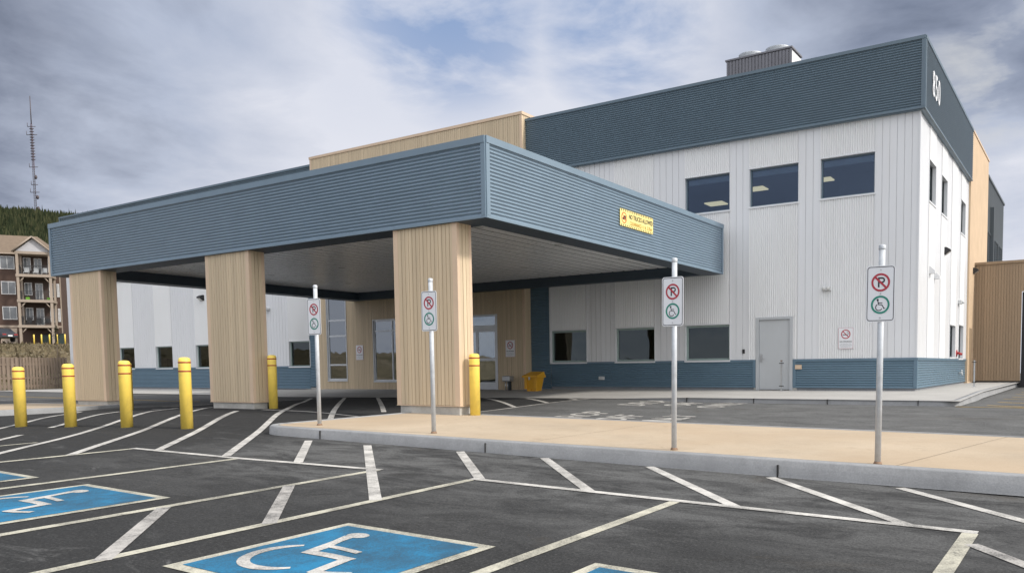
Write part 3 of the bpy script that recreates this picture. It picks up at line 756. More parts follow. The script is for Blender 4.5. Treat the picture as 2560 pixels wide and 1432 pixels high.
# house number, each digit a part
for i, dg in enumerate('850'):
    mb = MB(); yc = 24.66 + i * .46
    put_text(mb, dg, 1.0, lambda a, b, e, yc=yc: (XFs + .03 + e, yc + a, 8.62 + b),   .74, .018)
    v = mb.v; mb.v = v + [(x - .02, y, z) for x, y, z in v]; mb.f += [tuple(k + len(v) for k in f) for f in mb.f]; mb.sm *= 2
    mb.build('number_digit', 'signW', bld)
# front wall fittings
mb = MB(); pbox(mb, PF, -14.55, -14.33, .31, .43, .005, .06, .01); mb.build('outlet_cover', 'lightgrey', bld)
mb = MB(); pbox(mb, PF, -7.60, -7.40, .63, .76, .005, .05, .008); mb.build('outlet_cover', 'woodtrim', bld)
mb = MB(); pbox(mb, PF, -9.29, -9.21, 1.13, 1.26, .0, .035, .006); mb.build('card_reader', 'black', bld)
# grey service door
mb = MB(); pbox(mb, PF, DX0 - .05, DX0 + .045, .0, DZ1 + .03, -.10, .02); pbox(mb, PF, DX1 - .045, DX1 + .05, .0, DZ1 + .03, -.10, .02); pbox(mb, PF, DX0 + .045, DX1 - .045, DZ1 - .045, DZ1 + .03, -.10, .019)
dr = mb.build('door_frame', 'framegrey', bld)
mb = MB(); pbox(mb, PF, DX0 + .05, DX1 - .05, .015, DZ1 - .05, -.085, -.035, .004); ds = mb.build('door', 'doorgrey', bld)
mb = MB(); pbox(mb, PF, DX0 + .085, DX0 + .15, .86, 1.10, -.035, -.015, .006); pbox(mb, PF, DX0 + .11, DX0 + .24, .94, .965, .02, .04, .006); mb.tube(PF(DX0 + .12, .952, -.02), PF(DX0 + .12, .952, .03), .012, n=8); mb.build('handle', 'steel', ds)
mb = MB()
for z in (.28, 1.05, 1.9): pbox(mb, PF, DX1 - .058, DX1 - .04, z, z + .12, -.04, -.012)
mb.build('hinge', 'steel', ds)
mb = MB(); pbox(mb, PF, DX0 - .12, DX0 - .05, .0, .07, -.1, .01); pbox(mb, PF, DX1 + .05, DX1 + .18, .0, .07, -.1, .01); mb.build('door_footing', 'plinth', bld)

# entrance block with wood siding
EX0, EX1, EZ = -28.8, -17.46, 9.81
wins_e = [(-28.03, -26.85, .30, 5.9), (-25.22, -22.1, .27, 2.74), (-21.7, -18.77, -.06, 2.74)]
xcuts = [EX0] + [x for w_ in wins_e for x in w_[:2]] + [EX1]
mb = MB()
def boards(mb, P, u0, u1, z0, z1, phase=0): flatstrip(mb, P, board_prof(u0, u1, .1, .012, .02, phase), z0, z1)
for a, b in zip(xcuts[::2], xcuts[1::2]): boards(mb, PWd, a, b, -.1, EZ - .1)
for (a, b, z0, z1) in wins_e:
    if z0 > 0: boards(mb, PWd, a, b, -.1, z0)
    boards(mb, PWd, a, b, z1, EZ - .1)
boards(mb, W('R', EX1), YWD, YW + 1.4, -.1, EZ - .1); boards(mb, W('L', EX0), YWD, YW + 1.4, -.1, EZ - .1)
boards(mb, W('B', YW + 1.4), EX0, EX1, 8, EZ - .1)
mb.build('wood_wall', 'wood', bld)
mb = MB(); pbox(mb, PWd, EX0 - .03, EX1 + .03, EZ - .1, EZ, -.3, .03); mb.box(EX1 - .27, EX1 + .03, YWD + .3, YW + 1.43, EZ - .1, EZ); mb.box(EX0 - .03, EX0 + .27, YWD + .3, YW + 1.43, EZ - .1, EZ)
pbox(mb, PWd, EX1 - .10, EX1 + .006, -.08, EZ - .1, -.02, .010); pbox(mb, PWd, EX0 - .006, EX0 + .10, -.08, EZ - .1, -.02, .010)
mb.build('parapet_trim', 'woodtrim', bld)
mb = MB(); mb.box(EX0 + .03, EX1 - .03, YWD + .04, YWD + .3, -.5, -.10); mb.build('foundation', 'joint', bld)
window(bld, 'F', YWD, *wins_e[0], 'glassdoor', 'alu', 'room', 4, 'alu', recess=.03, fw=.07, mull_z=(.95, 2.17, 2.83, 4.4), room_h=(-.1, 6.1))
window(bld, 'F', YWD, *wins_e[1], 'glassdoor', 'alu', 'room', 5, 'alu', recess=.03, fw=.055, mull_u=(-24.18, -23.14), mull_z=(2.3,), room_h=(-.1, 2.9))
# sliding entrance doors
a, b, z0, z1 = wins_e[2]; rc = .05
mb = MB(); pbox(mb, PWd, a - .04, a + .06, z0, z1, -.14, .012); pbox(mb, PWd, b - .06, b + .04, z0, z1, -.14, .012); pbox(mb, PWd, a + .06, b - .06, z1 - .06, z1, -.14, .011); pbox(mb, PWd, a + .06, b - .06, 2.2, 2.34, -.14, .008)
ed = mb.build('entrance_frame', 'alu', bld)
mb = MB(); pbox(mb, PWd, a + .06, b - .06, 2.34, z1 - .06, -.09, -.082); mb.build('transom_pane', 'glassdoor', ed)
w3 = (b - a - .12) / 3
for i in range(3):
    l0, l1 = a + .06 + i * w3, a + .06 + (i + 1) * w3; o = -.05 - .03 * (i % 2)
    mb = MB()
    for (p, q_, r_, s_) in ((l0, l0 + .07, z0 + .02, 2.2), (l1 - .07, l1, z0 + .02, 2.2), (l0 + .07, l1 - .07, z0 + .02, .22), (l0 + .07, l1 - .07, 1.02, 1.12), (l0 + .07, l1 - .07, 2.1, 2.2)): pbox(mb, PWd, p, q_, r_, s_, o - .04, o)
    lf = mb.build('sliding_door', 'alu', bld)
    mb = MB(); pbox(mb, PWd, l0 + .06, l1 - .06, .21, 1.03, o - .024, o - .018); pbox(mb, PWd, l0 + .06, l1 - .06, 1.11, 2.11, o - .024, o - .018); mb.build('pane', 'glassdoor', lf)
mb = MB().box(a - .5, b + .5, YWD + 3.4, YWD + 3.45, -.1, 2.9).box(a - .5, a - .45, YWD + .2, YWD + 3.4, -.1, 2.9).box(b + .45, b + .5, YWD + .2, YWD + 3.4, -.1, 2.9).box(a - .5, b + .5, YWD + .2, YWD + 3.4, 2.86, 2.9).box(a - .5, b + .5, YWD + .2, YWD + 3.4, -.12, -.07)
mb.build('vestibule', 'room', bld)

# rear right: beige stair block, dark rear block, low wood-clad wing
XB = -4.07
mb = MB(); mb.box(XB - 3, XB, 33.7, 39.55, 0, 9.64); bg = mb.build('stair_block', 'beige', bld)
mb = MB(); mb.box(XB - 3.02, XB + .03, 33.67, 39.58, 9.64, 9.72); mb.build('parapet_trim', 'woodtrim', bg)
mb = MB(); mb.box(XB - .05, XB + .004, 34.05, 34.85, .06, 2.14); mb.build('brown_door', 'wooddark', bg)
mb = MB(); mb.box(XB - 3, XB - .05, 39.58, 47.2, 0, 9.05); mb.build('rear_block', 'darkgrey', bld)
mb = corr_h(W('R', XB - .04), 39.58, 47.2, 4.0, 9.0, .12, .02); mb.build('rear_cladding', 'darkgrey', bld)
mb = MB(); mb.box(XB - 3.02, XB + .02, 39.6, 47.24, 9.0, 9.1); mb.box(XB - .04, XB + .12, 41.0, 41.15, 4.5, 7.9); mb.build('trim', 'darkgrey', bld)
for (y0, y1) in ((39.9, 41.0), (43.0, 44.2), (45.2, 46.2)):
    window(bld, 'R', XB + .0, y0, y1, 4.9, 6.6, 'glassup', 'gasket', 'room', 1.5, 'darkgrey', recess=.02)
PL = W('F', 35.35); mb = MB(); boards(mb, PL, XB + .004, -2.36, .06, 4.68); boards(mb, PL, -2.36, 1.2, 3.55, 4.68); boards(mb, PL, 1.2, 8, .06, 4.68)
lw = mb.build('low_wing_wall', 'wooddark', bld)
mb = MB(); pbox(mb, PL, XB + .004, 8, 4.68, 4.78, -.3, .05); mb.build('trim', 'wooddark', lw)
mb = MB(); pbox(mb, PL, XB + .02, -2.36, -.1, .06, -.3, -.02); mb.build('foundation', 'joint', lw)
mb = MB(); mb.box(XB, 8, 35.4, 46, 4.5, 4.6); mb.build('low_roof', 'roofgravel', bld)
mb = MB(); pbox(mb, PL, -2.36, 1.2, -.2, 3.55, -.5, -.3); mb.build('overhead_door', 'black', bld)

# ------------------------------------------------------------------ entrance canopy
CX0, CX1, CY0, CY1, CZ0, CZ1 = -26.31, -9.78, 11.84, 23.14, 3.568, 5.082
can = thing('entrance_canopy', ((CX0 + CX1) / 2, CY0, -.18), 'wide flat blue ribbed metal entrance canopy standing on three tan wood clad piers', 'canopy')
fascia(W('F', CY0), CX0, CX1, CZ0, CZ1, 'blue', .13, parent=can); fascia(W('R', CX1), CY0, CY1, CZ0, CZ1, 'blue', .13, parent=can)
fascia(W('L', CX0), CY0, CY1, CZ0, CZ1, 'blue', .13, parent=can); fascia(W('B', CY1), CX0, CX1, CZ0, CZ1, 'blue', .13, parent=can)
rw = .62; SZ = CZ0 + .33
mb = MB()
e = .012
mb.box(CX0 + e, CX1 - e, CY0 + e, CY0 + rw, CZ0 - .004, CZ0 + .03); mb.box(CX0 + e, CX1 - e, CY1 - .3, CY1 - e, CZ0 - .004, CZ0 + .03)
mb.box(CX0 + e, CX0 + rw, CY0 + rw, CY1 - .3, CZ0 - .004, CZ0 + .03); mb.box(CX1 - rw, CX1 - e, CY0 + rw, CY1 - .3, CZ0 - .004, CZ0 + .03)
mb.box(CX0 + rw - .03, CX0 + rw, CY0 + rw, CY1 - .3, CZ0 + .03, SZ); mb.box(CX1 - rw, CX1 - rw + .03, CY0 + rw, CY1 - .3, CZ0 + .03, SZ)
mb.box(CX0 + rw, CX1 - rw, CY0 + rw - .03, CY0 + rw, CZ0 + .03, SZ); mb.box(CX0 + rw, CX1 - rw, CY1 - .3, CY1 - .27, CZ0 + .03, SZ)
mb.build('edge_beam', 'navy', can)
mb = MB()
prof = []; x = CX0 + rw
while x < CX1 - rw - .4:
    prof += [(x, .012), (x + .001, .026), (x + .339, .026), (x + .34, .012)]; x += .42
vs = []
for t, o in prof: vs += [(t, CY0 + rw, SZ - o), (t, CY1 - .3, SZ - o)]
mb.add(vs, [(2 * i, 2 * i + 1, 2 * i + 3, 2 * i + 2) for i in range(len(prof) - 1) if i % 4 != 3])
mb.build('soffit', 'soffit', can)
mb = MB(); mb.box(CX0 + rw, CX1 - rw, CY0 + rw, CY1 - .3, SZ - .014, SZ + .05); mb.build('soffit_gap_shade', 'joint', can)  # black sheet behind the slats, put in as the shadow of the grooves
mb = MB(); mb.box(CX0 + .2, CX1 - .2, CY0 + .2, CY1 - .2, CZ1 - .14, CZ1 - .06); mb.build('roof', 'roofgravel', can)
def downlight(x, y):
    d = MB().lathe([(.085, -.018), (.11, -.018), (.11, -.008), (.10, -.0)], (x, y, SZ - .012), 18).build('downlight', 'lightgrey', can)
    MB().lathe([(.02, -.004), (.08, -.022), (.082, -.016)], (x, y, SZ - .012), 14).build('lens', 'lens', d)
for x in (-23.2, -19.8, -15.2, -11.7):
    for y in (13.9, 17.0, 20.2): downlight(x, y)
for xc in (-24.52, -17.90, -11.42):
    hw = .855; y0, y1 = 11.885, 12.30; zb = .015 if xc > -13 else (-.01 if xc > -20 else -.06)
    u0, u1 = xc - hw, xc + hw
    mb = MB(); boards(mb, W('F', y0), u0 + .12, u1 - .12, zb, CZ0 - .003, u0 + .12); boards(mb, W('B', y1), u0 + .12, u1 - .12, zb, CZ0 - .003, u0)
    boards(mb, W('R', u1), y0 + .06, y1 - .06, zb, CZ0 - .003, y0 + .055); boards(mb, W('L', u0), y0 + .06, y1 - .06, zb, CZ0 - .003, y0 + .055)
    mb.box(u0 + .03, u1 - .03, y0 + .03, y1 - .03, zb + .01, CZ0 - .01)
    c = mb.build('pier', 'wood', can)
    mb = MB()
    for (a, b, cc, d) in ((u0 - .004, u0 + .12, y0 - .004, y0 + .07), (u1 - .12, u1 + .004, y0 - .004, y0 + .07), (u0 - .004, u0 + .12, y1 - .07, y1 + .004), (u1 - .12, u1 + .004, y1 - .07, y1 + .004)): mb.box(a, b, cc, d, zb - .004, CZ0 - .004)
    mb.box(u0 - .012, u1 + .012, y0 - .012, y1 + .012, zb - .02, zb - .005)
    mb.build('corner_trim', 'woodtrim', c)
    mb = MB(); mb.box(u0 + .06, u1 - .03, y0 + .02, y1 - .02, -.8, zb - .02, .012); mb.build('plinth', 'plinth', c)

# ------------------------------------------------------------------ things on the site
def sign_face_fn(x, y, z, rot=0):
    c, s_ = math.cos(rot), math.sin(rot)
    return lambda a, b, o: (x + a * c + o * s_, y + a * s_ - o * c, z + b)   # faces -Y when rot = 0
def flat_poly(mb, fn, pts, o): mb.add([fn(a, b, o) for a, b in pts], [tuple(range(len(pts)))])
def rrect(w, h, r, n=5):
    out = []
    for cx_, cy_, a0 in ((w / 2 - r, h / 2 - r, 0), (-w / 2 + r, h / 2 - r, 90), (-w / 2 + r, -h / 2 + r, 180), (w / 2 - r, -h / 2 + r, 270)):
        out += [(cx_ + r * math.cos(rad(a0 + 90 * i / n)), cy_ + r * math.sin(rad(a0 + 90 * i / n))) for i in range(n + 1)]
    return out
def ring2(mb, fn, outer_, inner_, o):
    n = len(outer_); mb.add([fn(a, b, o) for a, b in outer_] + [fn(a, b, o) for a, b in inner_], [(i, (i + 1) % n, n + (i + 1) % n, n + i) for i in range(n)])
def circ(cx_, cy_, r, n=36): return [(cx_ + r * math.cos(2 * PI * i / n), cy_ + r * math.sin(2 * PI * i / n)) for i in range(n)]
def bar(mb, fn, p, q, w, o):
    p, q = Vector(p), Vector(q); d = (q - p).normalized(); nn = Vector((-d.y, d.x)) * w / 2
    flat_poly(mb, fn, [p + nn, q + nn, q - nn, p - nn], o)
def pline(mb, fn, pts, w, o):
    pts = [Vector(p) for p in pts]; n = len(pts); vs = []
    for i, p in enumerate(pts):
        d = (pts[min(n - 1, i + 1)] - pts[max(0, i - 1)]).normalized(); nn = Vector((-d.y, d.x)) * w / 2; vs += [fn(*(p + nn), o), fn(*(p - nn), o)]
    mb.add(vs, [(2 * i, 2 * i + 1, 2 * i + 3, 2 * i + 2) for i in range(n - 1)])
def plate(fn, poly, t):
    mb = MB(); n = len(poly); mb.add([fn(a, b, 0) for a, b in poly] + [fn(a, b, -t) for a, b in poly], [tuple(range(n)), tuple(range(n, 2 * n))[::-1]] + [(i, (i + 1) % n, n + (i + 1) % n, n + i) for i in range(n)])
    return mb

def parking_sign(x, y, zb, ztop, zs0, zs1, rot, lean, label):
    t = thing('parking_sign', (x, y, zb), label, 'sign', 'no parking and wheelchair signs on posts along the island')
    mb = MB().tube((x, y, zb - .05), (x, y, ztop - .03), .0335, n=20); po = mb.build('post', 'galv', t)
    MB().lathe([(.0355, -.05), (.0375, -.045), (.0375, -.008), (.03, 0), (.012, .006)], (x, y, ztop), 20).build('cap', 'galv', po)
    MB().lathe([(.05, -.012), (.045, .012), (.036, .03)], (x, y, zb), 14).build('collar', 'rust', po)
    h = zs1 - zs0; w = .305; zc = (zs0 + zs1) / 2
    fn = sign_face_fn(x + .04 * math.sin(rot), y - .045 * math.cos(rot), zc, rot)
    pn = plate(fn, rrect(w, h, .035), .004).build('sign_panel', 'signW', t)
    k = MB(); ring2(k, fn, rrect(w - .022, h - .022, .03), rrect(w - .036, h - .036, .024), .002)
    uy, ly = .122, -.118
    # letter P: stem and bowl
    bar(k, fn, (-.020, uy - .052), (-.020, uy + .055), .018, .002)
    pline(k, fn, [(-.02, uy + .047), (.012, uy + .047)] + [(.014 + .0235 * math.cos(rad(a)), uy + .0235 + .0235 * math.sin(rad(a))) for a in range(80, -90, -17)] + [(-.02, uy)], .0165, .0024)
    # wheelchair figure facing right
    k2 = [circ(-.028, ly + .052, .0115, 14)]
    flat_poly(k, fn, k2[0], .002)
    pline(k, fn, [(-.026, ly + .045), (-.019, ly + .002), (.018, ly - .002), (.04, ly - .042), (.052, ly - .037)], .010, .0022)
    pline(k, fn, [(-.021, ly + .020), (.022, ly + .019)], .008, .0026)
    pline(k, fn, [(-.014 + .034 * math.cos(rad(a)), ly - .028 + .034 * math.sin(rad(a))) for a in range(118, 345, 12)], .009, .0030)
    k.build('black_marks', 'signK', pn)
    r = MB(); ring2(r, fn, circ(0, uy, .098), circ(0, uy, .077), .0034); bar(r, fn, (-.060, uy + .060), (.060, uy - .060), .021, .0038); r.build('red_ring', 'signR', pn)
    g = MB(); ring2(g, fn, circ(0, ly, .098), circ(0, ly, .078), .0034); g.build('green_ring', 'signG', pn)
    for zz in (h / 2 - .045, .003, -h / 2 + .045):
        p, q = fn(0, zz, .001), fn(0, zz, .008); MB().tube(p, q, .008, .006, 10).build('bolt', 'steel', pn)
    if lean:
        t.rotation_euler = (0, lean, 0)
    return t
itz = lambda x: itop(x, 9.05) - .012
parking_sign(-11.21, 9.05, itz(-11.21), 2.165, 1.33, 1.938, rad(5), 0, 'post sign with no parking and wheelchair symbols at the rounded left nose of the island')
parking_sign(-8.59, 9.05, itz(-8.59), 2.105, 1.31, 1.915, rad(2), 0, 'post sign with no parking and wheelchair symbols standing in front of the right canopy pier')
parking_sign(-4.49, 9.05, itz(-4.49), 2.09, 1.245, 1.855, rad(-3), rad(.4), 'no parking and wheelchair post sign before the ground floor windows')
parking_sign(-1.985, 9.05, itz(-1.985), 2.035, 1.205, 1.81, rad(1), rad(.5), 'largest post sign with no parking and wheelchair symbols, nearest the right building corner')

def make_bollard(x, y, H, label, first=[None]):
    z = G(x, y)
    if -12.1 < x and y > 11.9: z = itop(x, y) - .01
    if first[0] is None:
        t = thing('bollard', (x, y, z), label, 'bollard', 'yellow bollards round the canopy piers')
        r = .102
        b = MB().lathe([(r, -.05), (r, 1.18), (r * .985, 1.205), (r * .93, 1.228), (r * .82, 1.243), (r * .6, 1.253), (.02, 1.257)], (x, y, z), 32).build('sleeve', 'yellow', t)
        for h in (1.165, 1.01):
            MB().lathe([(r + .001, h - .013), (r + .003, h - .011), (r + .003, h + .011), (r + .001, h + .013)], (x, y, z), 32).build('red_band', 'redtape', t)
        first[0] = (t, 1.257); o = t
    else:
        o = copy_tree(first[0][0]); o.location = (x, y, z); o['label'] = label
    o.scale = (1, 1, H / 1.257)
    return o
P4 = [(-18.25, 7.52, 1.19, 'leftmost yellow bollard, standing in front of the slatted wood fence'), (-17.0, 7.85, 1.225, 'second yellow bollard from the left, at the left edge of the left pier'),
      (-15.55, 8.15, 1.255, 'third yellow bollard from the left, hiding another bollard behind it'), (-13.98, 8.38, 1.285, 'nearest yellow bollard, alone between the left and middle piers')]
for p in P4: make_bollard(*p)
make_bollard(-21.6, 11.4, 1.235, 'yellow bollard half hidden behind another, at the right side of the left pier')
make_bollard(-16.83, 12.26, 1.29, 'yellow bollard tight behind the right edge of the middle pier')
make_bollard(-10.37, 12.10, 1.21, 'yellow bollard tight against the right side of the right pier')

# truck sign on the canopy side
tz0, tz1, ty0, ty1 = 4.145, 4.553, 16.80, 18.48
ts = thing('clearance_sign', (CX1 + .02, (ty0 + ty1) / 2, tz0), 'yellow NO TRUCKS ALLOWED clearance sign with striped edge on the canopy side', 'sign')
fn = lambda a, b, o: (CX1 + .03 + o, (ty0 + ty1) / 2 + a, (tz0 + tz1) / 2 + b)
tw, th = ty1 - ty0, tz1 - tz0
pn = plate(fn, rrect(tw, th, .03), .012).build('sign_panel', 'signY', ts)
mb = MB(); n = 18
for i in range(n):
    a = -tw / 2 + .06 + (tw - .12) * i / (n - 1)
    for sgn in (1, -1):
        b = sgn * th / 2; s_ = .05
        flat_poly(mb, fn, [(a - .016 - .008, b - sgn * .004), (a + .016 - .008, b - sgn * .004), (a + .016 + .012, b - sgn * s_), (a - .016 + .012, b - sgn * s_)], .002)
mb.build('black_stripes', 'signK', pn)
mb = MB(); put_text(mb, 'NO TRUCKS ALLOWED', .16, lambda a, b, e: fn(.20 + a, .055 + b, .0022 + e), .73, .004)
mb.build('lettering', 'signK', pn); mb = MB(); flat_poly(mb, fn, [(-.66, .055), (-.57, .055), (-.57, -.045), (-.66, -.045)], .002); flat_poly(mb, fn, [(-.735, .0), (-.68, .02), (-.655, -.045), (-.735, -.045)], .0021)
mb.build('truck_symbol', 'signK', pn)
mb = MB(); put_text(mb, 'CLEARANCE 11 ft. 3.35m', .125, lambda a, b, e: fn(.20 + a, -.095 + b, .0022 + e), .86, .003); mb.build('clearance_lettering', 'signgold', pn)
mb = MB(); ring2(mb, fn, circ(-.655, .0, .135), circ(-.655, .0, .112), .0032); bar(mb, fn, (-.655 - .085, .085), (-.655 + .085, -.085), .022, .0036); mb.build('prohibition_ring', 'signO', pn)

def no_smoking(xc, zc, y, label):
    t = thing('no_smoking_sign', (xc, y, zc - .3), label, 'sign', 'no smoking signs on the clinic walls')
    f = sign_face_fn(xc, y - .02, zc); w, h = .44, .62
    p = plate(f, rrect(w, h, .025), .01).build('sign_panel', 'signW', t)
    b = MB(); ring2(b, f, rrect(w - .018, h - .018, .02), rrect(w - .03, h - .03, .016), .002)
    ring2(b, f, circ(0, .115, .135), circ(0, .115, .108), .003); bar(b, f, (-.084, .115 + .084), (.084, .115 - .084), .024, .0034); b.build('red_marks', 'signR', p)
    k = MB(); bar(k, f, (-.09, .10), (.06, .10), .022, .002); pline(k, f, [(.075, .10), (.078, .13), (.05, .15), (.03, .19)], .007, .002); pline(k, f, [(.09, .10), (.092, .14), (.065, .165), (.05, .195)], .006, .0022)
    put_text(k, 'NO SMOKING', .058, lambda a, b_, e: f(a, -.10 + b_, .002 + e), .95, .0012)
    k.build('black_marks', 'signK', p)
    s_ = MB()
    for i, tx in enumerate(('ON GROUNDS, THIS', 'INCLUDES DOORWAYS', 'AND PARKING LOT')): put_text(s_, tx, .036, lambda a, b_, e, i=i: f(a, -.165 - .042 * i + b_, .002 + e), .9)
    s_.build('small_print', 'signgrey', p)
no_smoking(-6.1, 1.52, YW - .012, 'white no smoking sign on white ribbed wall right of the grey door')
no_smoking(-18.13, 1.46, YWD, 'no smoking sign on tan wood wall right of the entrance doors above the ash receptacle')
no_smoking(-26.05, 1.45, YWD, 'no smoking sign on tan wood wall between the two entrance windows')

def wall_lamp(P, u, z, label, s=1.0):
    loc = P(u, z, 0); t = thing('wall_lamp', loc, label, 'wall lamp', 'black wall lamps on the clinic')
    w = .17 * s
    mb = MB(); pr = [(0, .16), (.10, .16), (.26, .06), (.27, -.0), (.05, -.16), (0, -.16)]
    pr = [(o * s, b * s) for o, b in pr]; n = len(pr)
    mb.add([P(u - w, z + b, o) for o, b in pr] + [P(u + w, z + b, o) for o, b in pr], [tuple(range(n)), tuple(range(n, 2 * n))[::-1]] + [(i, (i + 1) % n, n + (i + 1) % n, n + i) for i in range(n)])
    mb.build('housing', 'black', t)
    mb = MB(); mb.add([P(u - w * .8, z - .02 * s, .262 * s), P(u + w * .8, z - .02 * s, .262 * s), P(u + w * .8, z - .14 * s, .085 * s), P(u - w * .8, z - .14 * s, .085 * s)], [(0, 1, 2, 3)])
    mb.xf(lambda p: (p[0] + (.006 if P is PR else 0), p[1] - (.006 if P is not PR else 0), p[2] - .004)).build('lens', 'lens', t)
wall_lamp(PF, -37.5, 4.33, 'black wall lamp on the white left wing, seen between the left and middle piers', .85)
wall_lamp(PR, 28.1, 4.40, 'black wall lamp high on the white right side wall', .72)
wall_lamp(W('R', XB), 34.9, 4.42, 'black wall lamp on the beige side wall beside the low wood wing', .72)
em = thing('emergency_light', PF(-6.67, 2.95, 0), 'small twin headed white emergency light on white ribbed wall above the no smoking sign', 'emergency light')
mb = MB(); pbox(mb, PF, -6.80, -6.54, 2.92, 3.04, .01, .09, .015); mb.build('housing', 'lightgrey', em)
for u in (-6.735, -6.605): MB().lathe([(.045, -.0), (.05, .03), (.02, .034)], (0, 0, 0), 14).xf(lambda p, u=u: (u + p[0], YW - .09 - p[2], 2.985 + p[1])).build('lamp_head', 'lens', em)
cm = thing('security_camera', PF(-33.6, 3.55, 0), 'small white security camera on the left wing right of the middle pier', 'camera')
mb = MB(); pbox(mb, PF, -32.55, -32.3, 3.5, 3.6, .0, .25, .02); mb.build('housing', 'lightgrey', cm)

# posts with push plates on the walkway
def push_post(x, y, z0, H, label, lean=0):
    t = thing('service_post', (x, y, z0), label, 'post', 'slim steel posts on the walkway')
    MB().box(x - .022, x + .022, y - .022, y + .022, z0 - .03, z0 + H, .004).build('shaft', 'steel', t)
    MB().box(x - .028, x + .028, y - .028, y + .028, z0 + H, z0 + H + .03, .006).build('cap', 'rust', t)
    for h in (H - .06, .14): MB().box(x - .065, x + .065, y - .03, y + .03, z0 + h - .012, z0 + h + .012, .004).build('collar', 'black', t)
    MB().box(x - .07, x + .07, y - .06, y + .06, z0 - .005, z0 + .015, .004).build('base_plate', 'steel', t)
push_post(-7.92, 23.2, wz(-7.92, 23.2), .88, 'slim steel post with black collars in front of the grey door')
push_post(-3.22, 28.4, .0, .86, 'slim steel post with black collars on the side walkway by the low wood wing')

# yellow grit bin
gx0, gx1, gy0, gy1, gz = -16.80, -16.24, 22.2, 22.62, wz(-16.4, 22.1)
gb = thing('grit_bin', ((gx0 + gx1) / 2, (gy0 + gy1) / 2, gz), 'yellow plastic grit bin with overhanging lid by the entrance wall', 'bin')
mb = MB(); x0, x1, y0, y1 = gx0 + .07, gx1 - .07, gy0 + .06, gy1 - .06
mb.add([(x0, y0, gz + .07), (x1, y0, gz + .07), (x1, y1, gz + .07), (x0, y1, gz + .07), (gx0, gy0, gz + .5), (gx1, gy0, gz + .5), (gx1, gy1, gz + .5), (gx0, gy1, gz + .5)], [(0, 3, 2, 1), (4, 5, 6, 7), (0, 1, 5, 4), (1, 2, 6, 5), (2, 3, 7, 6), (3, 0, 4, 7)])
for xa, xb in ((x0, x0 + .2), (x1 - .2, x1)): mb.box(xa, xb, y0, y1, gz, gz + .08, .01)
mb.box(gx0 + .02, gx0 + .14, gy0 - .02, gy0 + .03, gz + .08, gz + .49, .015); mb.box(gx1 - .14, gx1 - .02, gy0 - .02, gy0 + .03, gz + .08, gz + .49, .015)
mb.build('body', 'binyellow', gb)
mb = MB(); mb.add([(gx0 - .05, gy0 - .06, gz + .48), (gx1 + .05, gy0 - .06, gz + .48), (gx1 + .05, gy1 + .04, gz + .48), (gx0 - .05, gy1 + .04, gz + .48), (gx0 - .04, gy0 - .05, gz + .54), (gx1 + .04, gy0 - .05, gz + .54), (gx1, gy1, gz + .68), (gx0, gy1, gz + .68)], [(0, 3, 2, 1), (4, 5, 6, 7), (0, 1, 5, 4), (1, 2, 6, 5), (2, 3, 7, 6), (3, 0, 4, 7)])
mb.build('lid', 'binyellow', gb)
MB().box(-16.55, -16.49, gy0 - .085, gy0 - .055, gz + .40, gz + .50, .006).build('latch', 'steel', gb)
# ash receptacle
az = wz(-18.0, 22.85)
ar = thing('ash_receptacle', (-18.0, 22.8, az), 'small grey metal ash box on two legs by the entrance doors', 'ashtray')
MB().box(-18.16, -17.82, 22.68, 22.95, az + .32, az + .52, .03).build('box', 'steel', ar)
for x in (-18.09, -17.99): MB().tube((x, 22.8, az), (x, 22.8, az + .33), .022, n=10).build('leg', 'steel', ar)
MB().box(-17.93, -17.87, 22.75, 22.87, az, az + .33, .006).build('leg', 'gasket', ar)

# rooftop chiller
ch = thing('rooftop_chiller', (-10.48, 28.5, 9.1), 'grey ribbed rooftop cooling unit with two round fan cowls', 'rooftop unit')
mb = MB(); x = -11.69
mb.box(-11.70, -9.27, 28.03, 29.1, 9.1, 11.86)
while x < -9.3: mb.box(x, x + .075, 28.0, 28.03, 9.1, 11.84); x += .125
mb.build('casing', 'roofunit', ch)
MB().box(-9.268, -9.25, 28.02, 29.1, 9.1, 11.80).build('end_panel', 'whiteflat', ch)
MB().box(-11.74, -9.22, 27.98, 29.14, 11.862, 11.92).build('top_rim', 'roofunit', ch)
for x in (-10.95, -9.92): MB().lathe([(.44, 0), (.46, .02), (.44, .16), (.46, .19), (.40, .19), (.38, .05)], (x, 28.55, 11.915), 32).build('fan_cowl', 'galv', ch)

